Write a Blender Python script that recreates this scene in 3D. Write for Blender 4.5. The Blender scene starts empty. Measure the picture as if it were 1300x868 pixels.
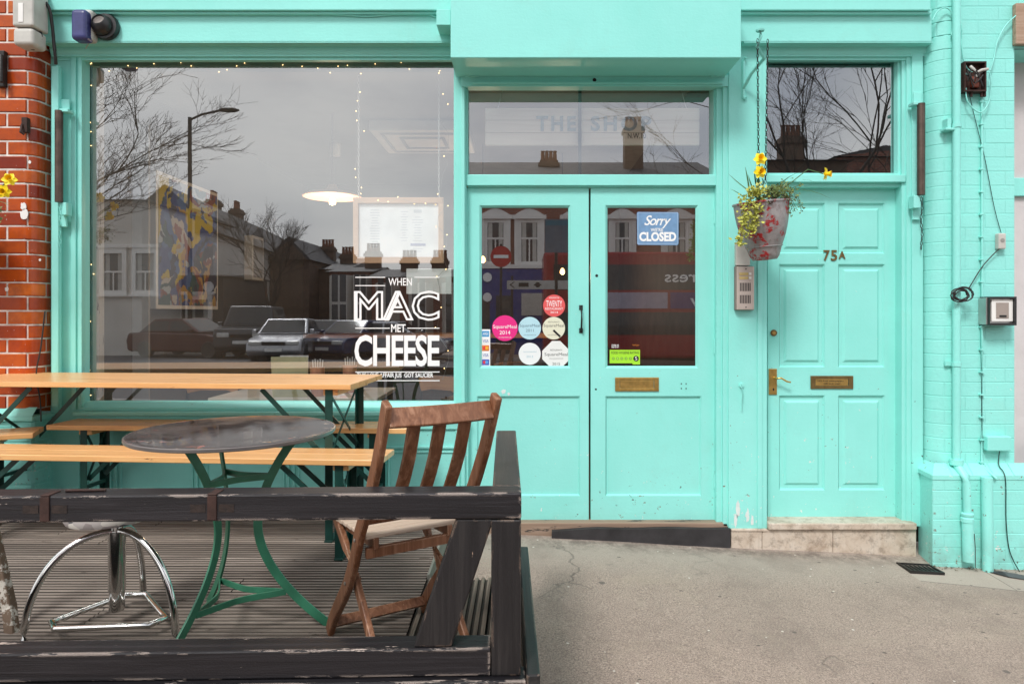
import bpy, bmesh, math, random
from mathutils import Vector, Matrix, noise
random.seed(7)
S = bpy.context.scene
COL = S.collection
PI = math.pi
F = 866.7; CX = 665.0; CY = 398.0; CAMZ = 1.31; CAMY = -4.127
def P(px, py, d):            # photo pixel at distance d from the lens plane -> world
    return Vector(((px-CX)*d/F, CAMY+d, CAMZ-(py-CY)*d/F))
def PY(px, py, Y=0.0): return P(px, py, Y-CAMY)
def R(px, py, D):            # place seen mirrored in the shop glass at unfolded distance D
    v = P(px, py, D); return Vector((v.x, 4.247-D, v.z))
def rect(a, b, c, d, Y=0.0):
    p = PY(a, b, Y); q = PY(c, d, Y); return (min(p.x,q.x), max(p.x,q.x), min(p.z,q.z), max(p.z,q.z))
def gz(x, y): return -0.02-0.053*6*math.tanh(x/6)+0.021*max(y,-26)

# ------------------------------------------------------------ materials
def lin(r, g, b):
    f = lambda c: (c/255/12.92) if c/255 <= .04045 else ((c/255+.055)/1.055)**2.4
    return (f(r), f(g), f(b), 1)
class NT:
    def __init__(s, name):
        s.m = bpy.data.materials.new(name); s.m.use_nodes = True
        s.t = s.m.node_tree; s.n = s.t.nodes; s.l = s.t.links
        s.b = s.n['Principled BSDF']; s.out = s.n['Material Output']
        s.co = s.n.new('ShaderNodeTexCoord').outputs['Object']
    def link(s, a, b): s.l.new(a, b)
    def map(s, sc=(1,1,1), rot=(0,0,0), src=None):
        m = s.n.new('ShaderNodeMapping'); m.inputs['Scale'].default_value = sc; m.inputs['Rotation'].default_value = rot
        s.link(src or s.co, m.inputs[0]); return m.outputs[0]
    def noise(s, scale, detail=4, rough=.6, src=None, dist=0):
        m = s.n.new('ShaderNodeTexNoise'); m.inputs['Scale'].default_value = scale; m.inputs['Detail'].default_value = detail
        m.inputs['Roughness'].default_value = rough; m.inputs['Distortion'].default_value = dist
        s.link(src or s.co, m.inputs['Vector']); return m.outputs['Fac']
    def vor(s, scale, feature='F1', src=None, out='Distance', rnd=1):
        m = s.n.new('ShaderNodeTexVoronoi'); m.feature = feature; m.inputs['Scale'].default_value = scale
        m.inputs['Randomness'].default_value = rnd
        s.link(src or s.co, m.inputs['Vector']); return m.outputs[out]
    def ramp(s, fac, stops, interp='LINEAR'):
        m = s.n.new('ShaderNodeValToRGB'); e = m.color_ramp.elements; m.color_ramp.interpolation = interp
        while len(e) < len(stops): e.new(.5)
        for i, (p, c) in enumerate(stops):
            e[i].position = p; e[i].color = c if isinstance(c, tuple) else (c, c, c, 1)
        s.link(fac, m.inputs[0]); return m.outputs[0]
    def mix(s, fac, a, b, blend='MIX'):
        m = s.n.new('ShaderNodeMix'); m.data_type = 'RGBA'; m.blend_type = blend
        for v, i in ((fac, 0), (a, 6), (b, 7)):
            if isinstance(v, bpy.types.NodeSocket): s.link(v, m.inputs[i])
            else: m.inputs[i].default_value = v
        return m.outputs[2]
    def math(s, op, a, b=0.0, clamp=False):
        m = s.n.new('ShaderNodeMath'); m.operation = op; m.use_clamp = clamp
        for v, i in ((a, 0), (b, 1)):
            if isinstance(v, bpy.types.NodeSocket): s.link(v, m.inputs[i])
            else: m.inputs[i].default_value = v
        return m.outputs[0]
    def bump(s, h, strength=.3, dist=.002, normal=None):
        m = s.n.new('ShaderNodeBump'); m.inputs['Strength'].default_value = strength; m.inputs['Distance'].default_value = dist
        s.link(h, m.inputs['Height'])
        if normal: s.link(normal, m.inputs['Normal'])
        return m.outputs[0]
    def set(s, col=None, rough=None, metal=None, normal=None, spec=None):
        for v, k in ((col, 'Base Color'), (rough, 'Roughness'), (metal, 'Metallic'), (normal, 'Normal'), (spec, 'Specular IOR Level')):
            if v is None: continue
            if isinstance(v, bpy.types.NodeSocket): s.link(v, s.b.inputs[k])
            else: s.b.inputs[k].default_value = v
        return s.m
def sep(n, src, ax):
    m = n.n.new('ShaderNodeSeparateXYZ'); n.link(src, m.inputs[0]); return m.outputs[ax]

def plain(name, col, rough=.5, metal=0, bscale=0, bstr=.2, var=.12, vs=6):
    n = NT(name); c = col if len(col) == 4 else (*col, 1)
    d = tuple(x*(1-var) for x in c[:3])+(1,); u = tuple(min(1, x*(1+var)) for x in c[:3])+(1,)
    cc = n.ramp(n.noise(vs, 5), [(.3, d), (.7, u)])
    rr = n.math('ADD', n.math('MULTIPLY', n.noise(vs*3), .15), rough-.07)
    return n.set(cc, rr, metal, n.bump(n.noise(bscale, 3), bstr, .002) if bscale else None)

TEAL = (.285, .745, .680, 1)
def mk_teal(name, brick=False, wear=1.0):
    n = NT(name)
    base = n.ramp(n.noise(1.3, 6, .65), [(.3, (.252, .715, .640, 1)), (.5, TEAL), (.72, (.30, .795, .72, 1))])
    # faint streaks and grubby patches
    st = n.ramp(n.noise(1, 5, .6, n.map((22, 22, 1.2))), [(.52, 0.0), (.78, 1.0)])
    base = n.mix(n.math('MULTIPLY', st, .06), base, (.20, .52, .47, 1))
    sp = n.ramp(n.noise(38, 3, .7), [(.66, 0.0), (.72, 1.0)])
    base = n.mix(n.math('MULTIPLY', sp, .10), base, (.36, .62, .55, 1))
    # chips: patches where flakes cluster, more of them low down
    z = sep(n, n.co, 2)
    low = n.math('SUBTRACT', 1.0, n.math('MULTIPLY', z, .55), True)
    patch = n.ramp(n.noise(2.6, 4, .6), [(.50, 0.0), (.70, 1.0)])
    m1 = n.math('MULTIPLY', n.math('ADD', n.math('MULTIPLY', low, .09), n.math('MULTIPLY', patch, .035)), wear)
    thr = n.math('SUBTRACT', .735, m1)
    fl = n.math('GREATER_THAN', n.noise(34, 6, .72), thr)
    kind = n.noise(3.7, 2)
    chipc = n.ramp(kind, [(.42, (.75, .78, .74, 1)), (.5, (.22, .17, .12, 1)), (.6, (.07, .06, .05, 1))], 'CONSTANT')
    base = n.mix(fl, base, chipc)
    h = n.math('ADD', n.math('MULTIPLY', n.noise(1, 4, .6, n.map((9, 9, 70))), .5), n.noise(70, 4, .6))
    h = n.math('SUBTRACT', h, n.math('MULTIPLY', fl, 1.2))
    gl_ = n.math('SUBTRACT', 1.0, n.math('MULTIPLY', n.math('ADD', z, .12), 4.0), True)      # road splash near the ground
    base = n.mix(n.math('MULTIPLY', n.math('MULTIPLY', gl_, n.ramp(n.noise(9, 6, .7), [(.35, 0.0), (.65, 1.0)])), .5), base, (.20, .33, .28, 1))
    gr = n.ramp(n.noise(4.2, 7, .75, dist=.5), [(.56, 0.0), (.74, 1.0)])
    base = n.mix(n.math('MULTIPLY', gr, .16), base, (.30, .50, .42, 1))
    n.set(base, n.math('ADD', n.math('MULTIPLY', n.noise(5), .22), .26), 0, n.bump(h, .36 if not brick else .5, .0024 if not brick else .003), .3)
    return n.m
M = {}
M['teal'] = mk_teal('teal_gloss_paint')
M['tealbrick'] = mk_teal('teal_paint_on_brick', True, 1.15)

def mk_brick():
    n = NT('red_glazed_brick')
    g = n.n.new('ShaderNodeNewGeometry').outputs['Random Per Island']
    c = n.ramp(g, [(0, (.22, .024, .008, 1)), (.25, (.42, .065, .010, 1)), (.5, (.52, .095, .012, 1)), (.75, (.31, .038, .010, 1)), (1, (.60, .15, .025, 1))])
    c = n.mix(n.ramp(n.noise(14, 5, .7), [(.4, 0.0), (.7, .5)]), c, (.22, .035, .02, 1))
    s = n.ramp(n.noise(45, 3, .6), [(.71, 0.0), (.74, 1.0)])
    c = n.mix(n.math('MULTIPLY', s, .7), c, (.6, .55, .5, 1)); so_ = n.ramp(n.noise(2.2, 5, .7), [(.5, 0.0), (.75, 1.0)]); c = n.mix(n.math('MULTIPLY', so_, .45), c, (.07, .03, .02, 1))
    n.set(c, n.math('ADD', n.math('MULTIPLY', n.noise(8), .25), .08), 0, n.bump(n.noise(26, 4), .22, .004), .3)
    return n.m
M['brick'] = mk_brick()
M['mortar'] = plain('mortar', (.64, .58, .53), .9, 0, 120, .5, .35, 12)

def mk_pave():
    n = NT('worn_asphalt_pavement')
    fine = n.math('ADD', n.math('MULTIPLY', n.noise(140, 3, .8), .6), n.math('MULTIPLY', n.noise(330, 2, .7), .4)); mid = n.noise(22, 5, .7); big = n.noise(1.1, 6, .6)
    c = n.ramp(fine, [(.37, (.088, .066, .054, 1)), (.5, (.292, .222, .180, 1)), (.64, (.60, .48, .40, 1))])
    c = n.mix(n.ramp(mid, [(.35, .0), (.75, .45)]), c, (.36, .28, .23, 1))
    c = n.mix(n.ramp(big, [(.38, .0), (.72, .5)]), c, (.215, .165, .138, 1))
    y = sep(n, n.co, 1)
    edge = n.math('ADD', n.math('MULTIPLY', y, 2.6), n.math('ADD', 1.35, n.math('MULTIPLY', n.noise(3, 5), .5)), True)
    c = n.mix(n.math('MULTIPLY', edge, .5), c, (.38, .335, .285, 1))
    dk = n.ramp(n.noise(5.5, 6, .75, dist=.6), [(.63, 0.0), (.72, 1.0)])
    c = n.mix(n.math('MULTIPLY', dk, .45), c, (.11, .095, .085, 1))
    st2 = n.ramp(n.noise(2.1, 7, .7, dist=.4), [(.52, 0.0), (.62, 1.0)])
    c = n.mix(n.math('MULTIPLY', st2, .26), c, (.15, .115, .095, 1))
    lt = n.ramp(n.noise(1.7, 6, .7, n.map((1, 1, 1), (0, 0, .7)), 1.0), [(.54, 0.0), (.68, 1.0)])
    c = n.mix(n.math('MULTIPLY', lt, .22), c, (.46, .38, .28, 1))
    x_ = sep(n, n.co, 0)
    jl = n.math('ADD', n.math('ADD', y, .50), n.math('MULTIPLY', n.math('SUBTRACT', x_, 2.6), .16))      # trowelled concrete strip by the pier
    cs = n.math('MULTIPLY', n.math('GREATER_THAN', jl, 0.0), n.math('GREATER_THAN', x_, 2.15))
    c = n.mix(n.math('MULTIPLY', cs, .5), c, (.45, .39, .33, 1))
    jj = n.math('MULTIPLY', n.math('MAXIMUM', n.math('LESS_THAN', n.math('ABSOLUTE', jl), .0035), n.math('MULTIPLY', n.math('LESS_THAN', n.math('ABSOLUTE', n.math('SUBTRACT', x_, 2.62)), .003), n.math('GREATER_THAN', jl, 0.0))), n.math('GREATER_THAN', x_, 2.15))
    c = n.mix(n.math('MULTIPLY', jj, .7), c, (.09, .07, .06, 1))
    jn = n.math('SUBTRACT', 1.0, n.math('MULTIPLY', n.math('ABSOLUTE', n.math('ADD', y, .10)), 6.0), True)
    c = n.mix(n.math('MULTIPLY', n.math('MULTIPLY', jn, n.ramp(n.noise(13, 6, .75), [(.42, 0.0), (.6, 1.0)])), .7), c, (.10, .08, .065, 1))
    gum = n.ramp(n.vor(3.1), [(.045, 1.0), (.06, 0.0)]); gm = n.math('GREATER_THAN', n.noise(.9, 1), .5)
    c = n.mix(n.math('MULTIPLY', n.math('MULTIPLY', gum, gm), .7), c, (.07, .062, .058, 1))
    fk = n.ramp(n.vor(7, src=n.map((1, 1.6, 1))), [(.06, 1.0), (.085, 0.0)]); fm = n.math('GREATER_THAN', n.noise(2.3, 2), .52)
    c = n.mix(n.math('MULTIPLY', n.math('MULTIPLY', fk, fm), .75), c, (.06, .05, .045, 1))
    wh = n.ramp(n.vor(11), [(.05, 1.0), (.075, 0.0)]); wm = n.math('GREATER_THAN', n.noise(3.3, 2), .53)
    c = n.mix(n.math('MULTIPLY', wh, wm), c, (.62, .57, .5, 1))
    w = n.n.new('ShaderNodeVectorMath'); w.operation = 'ADD'
    nn = n.n.new('ShaderNodeTexNoise'); nn.inputs['Scale'].default_value = 3.0; nn.inputs['Detail'].default_value = 6
    n.link(n.co, nn.inputs['Vector']); mm = n.n.new('ShaderNodeVectorMath'); mm.operation = 'SCALE'; mm.inputs['Scale'].default_value = .5
    n.link(nn.outputs['Color'], mm.inputs[0]); n.link(n.co, w.inputs[0]); n.link(mm.outputs[0], w.inputs[1])
    ck = n.ramp(n.vor(.5, 'DISTANCE_TO_EDGE', w.outputs[0]), [(.0, 1.0), (.0028, 0.0)])
    ckm = n.ramp(n.noise(1.0, 2, src=n.map((1, 1, 1), (0, 0, 0))), [(.50, 0.0), (.60, 1.0)])
    crack = n.math('MULTIPLY', ck, ckm)
    c = n.mix(n.math('MULTIPLY', crack, .55), c, (.05, .045, .04, 1))
    h = n.math('ADD', n.math('MULTIPLY', fine, 1.0), n.math('MULTIPLY', mid, 1.0))
    h = n.math('SUBTRACT', h, n.math('MULTIPLY', crack, 3))
    n.set(c, .88, 0, n.bump(h, .5, .003)); return n.m
M['pave'] = mk_pave()
M['road'] = plain('road_asphalt', (.075, .075, .08), .8, 0, 90, .5, .25, 2)
M['line'] = plain('road_marking_white', (.7, .7, .68), .7, 0, 60, .3, .1, 9)
M['yellowline'] = plain('road_marking_yellow', (.6, .42, .05), .7, 0, 60, .3, .1, 9)
M['kerb'] = plain('granite_kerb', (.33, .32, .31), .8, 0, 90, .4, .2, 12)

def mk_wood(name, cols, axis=0, rough=.55, grain=60, chips=None, bstr=.35, gloss=.1, chip_thr=.70, wear=0, groove_shade=None):
    n = NT(name)
    sc = [grain]*3; sc[axis] = 1.6
    g = n.noise(1, 6, .65, n.map(tuple(sc)), .6)
    sc2 = [7.]*3; sc2[axis] = .7
    b = n.noise(1, 3, .5, n.map(tuple(sc2)))
    c = n.ramp(g, [(.28, cols[0]), (.5, cols[1]), (.74, cols[2])])
    c = n.mix(n.ramp(b, [(.35, .0), (.7, .55)]), c, cols[1])
    g2 = n.n.new('ShaderNodeNewGeometry').outputs['Random Per Island']
    c = n.mix(n.math('MULTIPLY', g2, .22), c, cols[0])
    h = n.math('ADD', g, n.math('MULTIPLY', n.noise(160, 2), .3))
    if groove_shade:       # groove shade put into the colour: near-black below this height
        c = n.mix(n.math('MULTIPLY', n.math('LESS_THAN', sep(n, n.co, 2), groove_shade-.0025), .85), c, (.022, .017, .013, 1))
    if chips:
        cs = [26.]*3; cs[axis] = 5.
        fl = n.math('GREATER_THAN', n.noise(1, 7, .7, n.map(tuple(cs))), chip_thr)
        if wear:
            bv = n.n.new('ShaderNodeBevel'); bv.inputs['Radius'].default_value = wear; bv.samples = 3
            ge = n.n.new('ShaderNodeNewGeometry'); dt = n.n.new('ShaderNodeVectorMath'); dt.operation = 'DOT_PRODUCT'
            n.link(bv.outputs[0], dt.inputs[0]); n.link(ge.outputs['True Normal'], dt.inputs[1])
            es = [16.]*3; es[axis] = 3.
            em = n.math('MULTIPLY', n.math('LESS_THAN', dt.outputs['Value'], .96), n.math('GREATER_THAN', n.noise(1, 6, .75, n.map(tuple(es))), .515))
            fl = n.math('MAXIMUM', fl, em)
        c = n.mix(fl, c, chips); h = n.math('SUBTRACT', h, n.math('MULTIPLY', fl, 1.2))
    n.set(c, n.math('ADD', n.math('MULTIPLY', g, gloss), rough-.05), 0, n.bump(h, bstr, .003)); return n.m
M['pine'] = mk_wood('varnished_pine', [(.58, .27, .10, 1), (.78, .42, .165, 1), (.87, .54, .26, 1)], 0, .25, 34, (.30, .14, .06, 1), .25, .2, .655)
M['deck'] = mk_wood('weathered_deck_board', [(.070, .056, .046, 1), (.235, .195, .162, 1), (.50, .43, .365, 1)], 0, .85, 60, (.09, .07, .055, 1), .8, .1, .66, groove_shade=.17)
M['deckY'] = mk_wood('weathered_deck_board_crosswise', [(.08, .065, .05, 1), (.20, .165, .13, 1), (.38, .33, .27, 1)], 1, .8, 60, None, .6, groove_shade=.169)
M['blackwood'] = mk_wood('black_stained_timber', [(.0035, .003, .0042, 1), (.0095, .0082, .0105, 1), (.034, .030, .034, 1)], 0, .44, 45, (.46, .38, .33, 1), .8, .2, .665, .011)
M['blackwoodY'] = mk_wood('black_stained_timber_end_on', [(.006, .006, .007, 1), (.016, .016, .016, 1), (.045, .043, .042, 1)], 1, .46, 45, (.28, .20, .15, 1), .6, .2, .69, .005)
M['blackwoodZ'] = mk_wood('black_stained_timber_upright', [(.004, .0035, .004, 1), (.011, .0095, .0105, 1), (.03, .026, .025, 1)], 2, .46, 45, (.32, .22, .16, 1), .6, .2, .70, .004)
M['teak'] = mk_wood('oiled_teak', [(.085, .031, .014, 1), (.225, .092, .043, 1), (.42, .22, .13, 1)], 2, .45, 55, (.50, .33, .22, 1), .6, .1, .68, .003)
M['teakseat'] = mk_wood('bleached_teak_slats', [(.34, .24, .17, 1), (.56, .44, .34, 1), (.70, .58, .48, 1)], 0, .65, 55, None, .5)
M['oldwood'] = mk_wood('bare_timber', [(.16, .10, .07, 1), (.30, .21, .15, 1), (.42, .32, .25, 1)], 0, .8, 40, (.05, .045, .04, 1), .6, .1, .6)
M['frameoak'] = mk_wood('pale_oak_frame', [(.48, .27, .15, 1), (.62, .38, .23, 1), (.70, .47, .30, 1)], 0, .5, 40)
M['signwood'] = mk_wood('whitewashed_sign_board', [(.74, .56, .45, 1), (.88, .72, .60, 1), (.93, .80, .69, 1)], 0, .6, 30)
M['greenmetal'] = plain('dark_green_enamel', (.008, .045, .036), .32, .0, 60, .15, .3, 9)
M['tablegreen'] = plain('green_painted_iron', (.035, .165, .095), .38, .0, 50, .3, .3, 7)
M['chrome'] = plain('polished_chrome', (.78, .77, .75), .12, 1.0, 0, 0, .04, 5)
M['steel'] = plain('brushed_steel', (.55, .54, .52), .35, .9, 70, .15, .1, 8)
M['brass'] = plain('aged_brass', (.62, .41, .13), .33, .9, 60, .2, .22, 30)
M['brassdark'] = plain('tarnished_brass', (.22, .15, .06), .45, .8, 60, .2, .25, 30)
M['iron'] = plain('black_iron', (.02, .019, .018), .5, .3, 90, .4, .3, 12)
M['rust'] = plain('rusty_iron', (.045, .021, .016), .75, .2, 70, .6, .4, 22)
M['rustbar'] = plain('old_brown_steel', (.10, .072, .058), .42, .6, 70, .5, .35, 14)
M['white'] = plain('white_paint', (.78, .77, .74), .5, 0, 60, .15, .05, 7)
M['offwhite'] = plain('grubby_offwhite_plastic', (.50, .49, .45), .5, 0, 40, .2, .14, 9)
M['greyplastic'] = plain('grey_plastic', (.30, .29, .27), .45, 0, 40, .2, .15, 6)
M['blackplastic'] = plain('black_plastic', (.018, .018, .019), .35, 0, 50, .15, .2, 8)
M['rubber'] = plain('black_cable', (.02, .018, .018), .55, 0, 0, 0, .2, 8)
M['navy'] = plain('navy_plastic', (.045, .05, .17), .35, 0, 40, .15, .25, 14)
M['cable'] = M['teal']
M['dark'] = plain('dark_gap', (.012, .012, .012), .8)
M['rubberblack'] = plain('threshold_black_paint', (.028, .026, .028), .55, 0, 40, .6, .4, 9)
def mk_glass(name, refl=1.0, tint=(.93, .95, .94, 1)):
    n = NT(name); n.n.remove(n.b)
    tr = n.n.new('ShaderNodeBsdfTransparent'); tr.inputs[0].default_value = tint
    gl = n.n.new('ShaderNodeBsdfGlossy'); gl.inputs['Roughness'].default_value = 0.0; gl.inputs['Color'].default_value = (.94, .97, 1, 1)
    gb = n.bump(n.noise(.9, 2, .4), .02, .02); n.link(gb, gl.inputs['Normal'])
    ge = n.n.new('ShaderNodeNewGeometry'); dt = n.n.new('ShaderNodeVectorMath'); dt.operation = 'DOT_PRODUCT'
    n.link(ge.outputs['Incoming'], dt.inputs[0]); n.link(ge.outputs['Normal'], dt.inputs[1])
    om = n.math('SUBTRACT', 1.0, n.math('ABSOLUTE', dt.outputs['Value']))
    fac = n.math('ADD', refl, n.math('MULTIPLY', n.math('POWER', om, 5.0), 1-refl), True)
    mx = n.n.new('ShaderNodeMixShader'); n.link(fac, mx.inputs[0]); n.link(tr.outputs[0], mx.inputs[1]); n.link(gl.outputs[0], mx.inputs[2])
    # film of dust
    df = n.n.new('ShaderNodeBsdfDiffuse'); df.inputs[0].default_value = (.6, .58, .55, 1)
    dm = n.ramp(n.noise(1.6, 6, .7), [(.35, .003), (.8, .018)])
    m2 = n.n.new('ShaderNodeMixShader'); n.link(dm, m2.inputs[0]); n.link(mx.outputs[0], m2.inputs[1]); n.link(df.outputs[0], m2.inputs[2])
    n.link(m2.outputs[0], n.out.inputs[0]); return n.m
M['glass'] = mk_glass('shop_window_glass', .29)
M['carglass'] = plain('car_glass', (.02, .025, .03), .05)
M['housepane'] = plain('dark_window_pane', (.06, .065, .07), .08)
def flat(name, c, rough=.5): return plain(name, c, rough, 0, 0, 0, .03, 4)
def emit(name, c, s):
    n = NT(name); n.b.inputs['Base Color'].default_value = (*c, 1); n.b.inputs['Emission Color'].default_value = (*c, 1)
    n.b.inputs['Emission Strength'].default_value = s; return n.m
M['bulb'] = emit('warm_bulb', (1, .62, .25), 5.0)
M['fairybulb'] = emit('fairy_light', (1, .66, .28), 4)
M['vinyl'] = flat('white_vinyl', (.88, .88, .88))

# ------------------------------------------------------------ mesh builder
class MB:
    def __init__(s): s.bm = bmesh.new()
    def quad(s, pts, sm=False):
        f = s.bm.faces.new([s.bm.verts.new(p) for p in pts]); f.smooth = sm; return f
    def box(s, x0, x1, y0, y1, z0, z1, T=None):
        x0, x1 = min(x0,x1), max(x0,x1); y0, y1 = min(y0,y1), max(y0,y1); z0, z1 = min(z0,z1), max(z0,z1)
        c = [Vector(p) for p in ((x0,y0,z0),(x1,y0,z0),(x1,y1,z0),(x0,y1,z0),(x0,y0,z1),(x1,y0,z1),(x1,y1,z1),(x0,y1,z1))]
        if T: c = [T @ p for p in c]
        v = [s.bm.verts.new(p) for p in c]
        for f in ((3,2,1,0),(4,5,6,7),(0,1,5,4),(1,2,6,5),(2,3,7,6),(3,0,4,7)): s.bm.faces.new([v[i] for i in f])
        return s
    def pbox(s, a, b, c, d, Yf, Yb):     # pixel rectangle read at the plane of its front face
        x0, x1, z0, z1 = rect(a, b, c, d, Yf); return s.box(x0, x1, Yf, Yb, z0, z1)
    def bar(s, p, q, w, h, up=(0,0,1)):  # rectangular bar; w across, h along up
        p = Vector(p); q = Vector(q); t = (q-p).normalized(); up = Vector(up)
        if abs(t.dot(up)) > .97: up = Vector((0,1,0))
        a = t.cross(up).normalized(); u = a.cross(t).normalized()
        T = Matrix((( t.x,a.x,u.x,p.x),(t.y,a.y,u.y,p.y),(t.z,a.z,u.z,p.z),(0,0,0,1)))
        return s.box(0, (q-p).length, -w/2, w/2, -h/2, h/2, T)
    def sweep(s, pts, prof, up=(0,0,1), sm=False, cap=True):
        pts = [Vector(p) for p in pts]; rings = []; up = Vector(up)
        for i, p in enumerate(pts):
            t = (pts[min(i+1,len(pts)-1)]-pts[max(i-1,0)]).normalized()
            a = t.cross(up)
            if a.length < .02: a = t.cross(Vector((1,0,.01)))
            a.normalize(); u = a.cross(t).normalized()
            k = prof(i/(len(pts)-1)) if callable(prof) else prof
            rings.append([s.bm.verts.new(p+a*x+u*y) for x, y in k])
        n = len(rings[0])
        for A, B in zip(rings, rings[1:]):
            for i in range(n):
                f = s.bm.faces.new((A[i], A[(i+1)%n], B[(i+1)%n], B[i])); f.smooth = sm
        if cap:
            for f in (s.bm.faces.new(rings[0][::-1]), s.bm.faces.new(rings[-1])):
                for e in f.edges: e.smooth = False
        return s
    def tube(s, pts, r, seg=10, r2=None):
        f = lambda t: [((r+((r2 if r2 is not None else r)-r)*t)*math.cos(2*PI*i/seg), (r+((r2 if r2 is not None else r)-r)*t)*math.sin(2*PI*i/seg)) for i in range(seg)]
        return s.sweep(pts, f, (0.013,0.027,1), True)
    def cyl(s, p, q, r, seg=16): return s.tube([p, q], r, seg)
    def lathe(s, prof, c=(0,0,0), seg=32, T=None):
        c = Vector(c); rings = []
        for r, z in prof:
            row = []
            for i in range(seg):
                v = Vector((r*math.cos(2*PI*i/seg), r*math.sin(2*PI*i/seg), z))
                if T: v = T @ v
                row.append(s.bm.verts.new(c+v))
            rings.append(row)
        for A, B in zip(rings, rings[1:]):
            for i in range(seg):
                f = s.bm.faces.new((A[i], A[(i+1)%seg], B[(i+1)%seg], B[i])); f.smooth = True
        for k, (r, z) in enumerate(prof):
            if 0 < k < len(prof)-1:
                a = Vector((prof[k][0]-prof[k-1][0], prof[k][1]-prof[k-1][1])); b = Vector((prof[k+1][0]-r, prof[k+1][1]-z))
                if a.length > 1e-7 and b.length > 1e-7 and a.angle(b) > .7:
                    for i in range(seg):
                        e = s.bm.edges.get((rings[k][i], rings[k][(i+1)%seg]))
                        if e: e.smooth = False
        if prof[0][0] > 1e-6:
            for e in s.bm.faces.new(rings[0][::-1]).edges: e.smooth = False
        if prof[-1][0] > 1e-6:
            for e in s.bm.faces.new(rings[-1]).edges: e.smooth = False
        return s
    def prism(s, pts, y0, y1, T=None):   # polygon in x,z pushed along y
        A = [Vector((x, y0, z)) for x, z in pts]; B = [Vector((x, y1, z)) for x, z in pts]
        if T: A = [T@p for p in A]; B = [T@p for p in B]
        a = [s.bm.verts.new(p) for p in A]; b = [s.bm.verts.new(p) for p in B]; n = len(pts)
        s.bm.faces.new(a); s.bm.faces.new(b[::-1])
        for i in range(n): s.bm.faces.new((a[i], b[i], b[(i+1)%n], a[(i+1)%n]))
        return s
    def plate(s, outer, holes, Y, depth):     # flat plate with rectangular openings; rects (x0,x1,z0,z1)
        xs = sorted({round(v, 5) for r in [outer]+holes for v in r[:2]}); zs = sorted({round(v, 5) for r in [outer]+holes for v in r[2:]})
        V = {}
        def vv(x, z):
            if (x, z) not in V: V[x, z] = s.bm.verts.new((x, Y, z))
            return V[x, z]
        fs = []
        for i in range(len(xs)-1):
            for j in range(len(zs)-1):
                cx = (xs[i]+xs[i+1])/2; cz = (zs[j]+zs[j+1])/2
                if any(h[0] < cx < h[1] and h[2] < cz < h[3] for h in holes): continue
                fs.append(s.bm.faces.new((vv(xs[i], zs[j]), vv(xs[i+1], zs[j]), vv(xs[i+1], zs[j+1]), vv(xs[i], zs[j+1]))))
        ed = {e for f in fs for e in f.edges if len(e.link_faces) == 1}
        r = bmesh.ops.extrude_edge_only(s.bm, edges=list(ed))
        for v in [g for g in r['geom'] if isinstance(g, bmesh.types.BMVert)]: v.co.y += depth
        return s
    def ring(s, o, i, Yo, Yi):               # sloping moulding from rect o to rect i
        a = [(o[0],Yo,o[2]),(o[1],Yo,o[2]),(o[1],Yo,o[3]),(o[0],Yo,o[3])]; b = [(i[0],Yi,i[2]),(i[1],Yi,i[2]),(i[1],Yi,i[3]),(i[0],Yi,i[3])]
        for k in range(4): s.quad([a[k], a[(k+1)%4], b[(k+1)%4], b[k]])
        return s
    def face(s, r, Y): s.quad([(r[0],Y,r[2]),(r[1],Y,r[2]),(r[1],Y,r[3]),(r[0],Y,r[3])]); return s
    def build(s, name, mat, parent=None, bevel=0, seg=2, sharp=None, recalc=True):
        if recalc: bmesh.ops.recalc_face_normals(s.bm, faces=s.bm.faces)
        me = bpy.data.meshes.new(name); s.bm.to_mesh(me); s.bm.free()
        me.materials.append(M[mat] if isinstance(mat, str) else mat)
        if sharp:
            for p in me.polygons: p.use_smooth = True
            me.set_sharp_from_angle(angle=math.radians(sharp))
        o = bpy.data.objects.new(name, me); COL.objects.link(o)
        if parent: o.parent = parent; o.matrix_parent_inverse = parent.matrix_world.inverted() if False else Matrix.Translation(-Vector(parent.get('_org', (0,0,0))))
        if bevel:
            b = o.modifiers.new('Bevel', 'BEVEL'); b.width = bevel; b.segments = seg; b.limit_method = 'ANGLE'; b.angle_limit = math.radians(35)
        return o
def inset(r, a, b=None):
    b = a if b is None else b; return (r[0]+a, r[1]-a, r[2]+b, r[3]-b)
def tag(o, label=None, cat=None, group=None, kind=None):
    if label: o['label'] = label
    if cat: o['category'] = cat
    if group: o['group'] = group
    if kind: o['kind'] = kind
    return o
def thing(name, label, cat, loc=(0,0,0), rz=0, group=None):
    """Empty at the thing's base. Children are modelled in its local frame when rz/loc used with local=True meshes."""
    o = bpy.data.objects.new(name, None); COL.objects.link(o); o.location = loc; o.rotation_euler = (0,0,rz)
    o.empty_display_size = .1
    return tag(o, label, cat, group)
def wthing(name, label, cat, loc, group=None):    # children are given in world coordinates
    o = thing(name, label, cat, loc, 0, group); o['_org'] = tuple(loc); return o
def struct(o): o['kind'] = 'structure'; return o
def copytree(o, parent=None):
    c = o.copy(); COL.objects.link(c)
    if parent: c.parent = parent
    for ch in list(o.children): copytree(ch, c)
    return c
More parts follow.
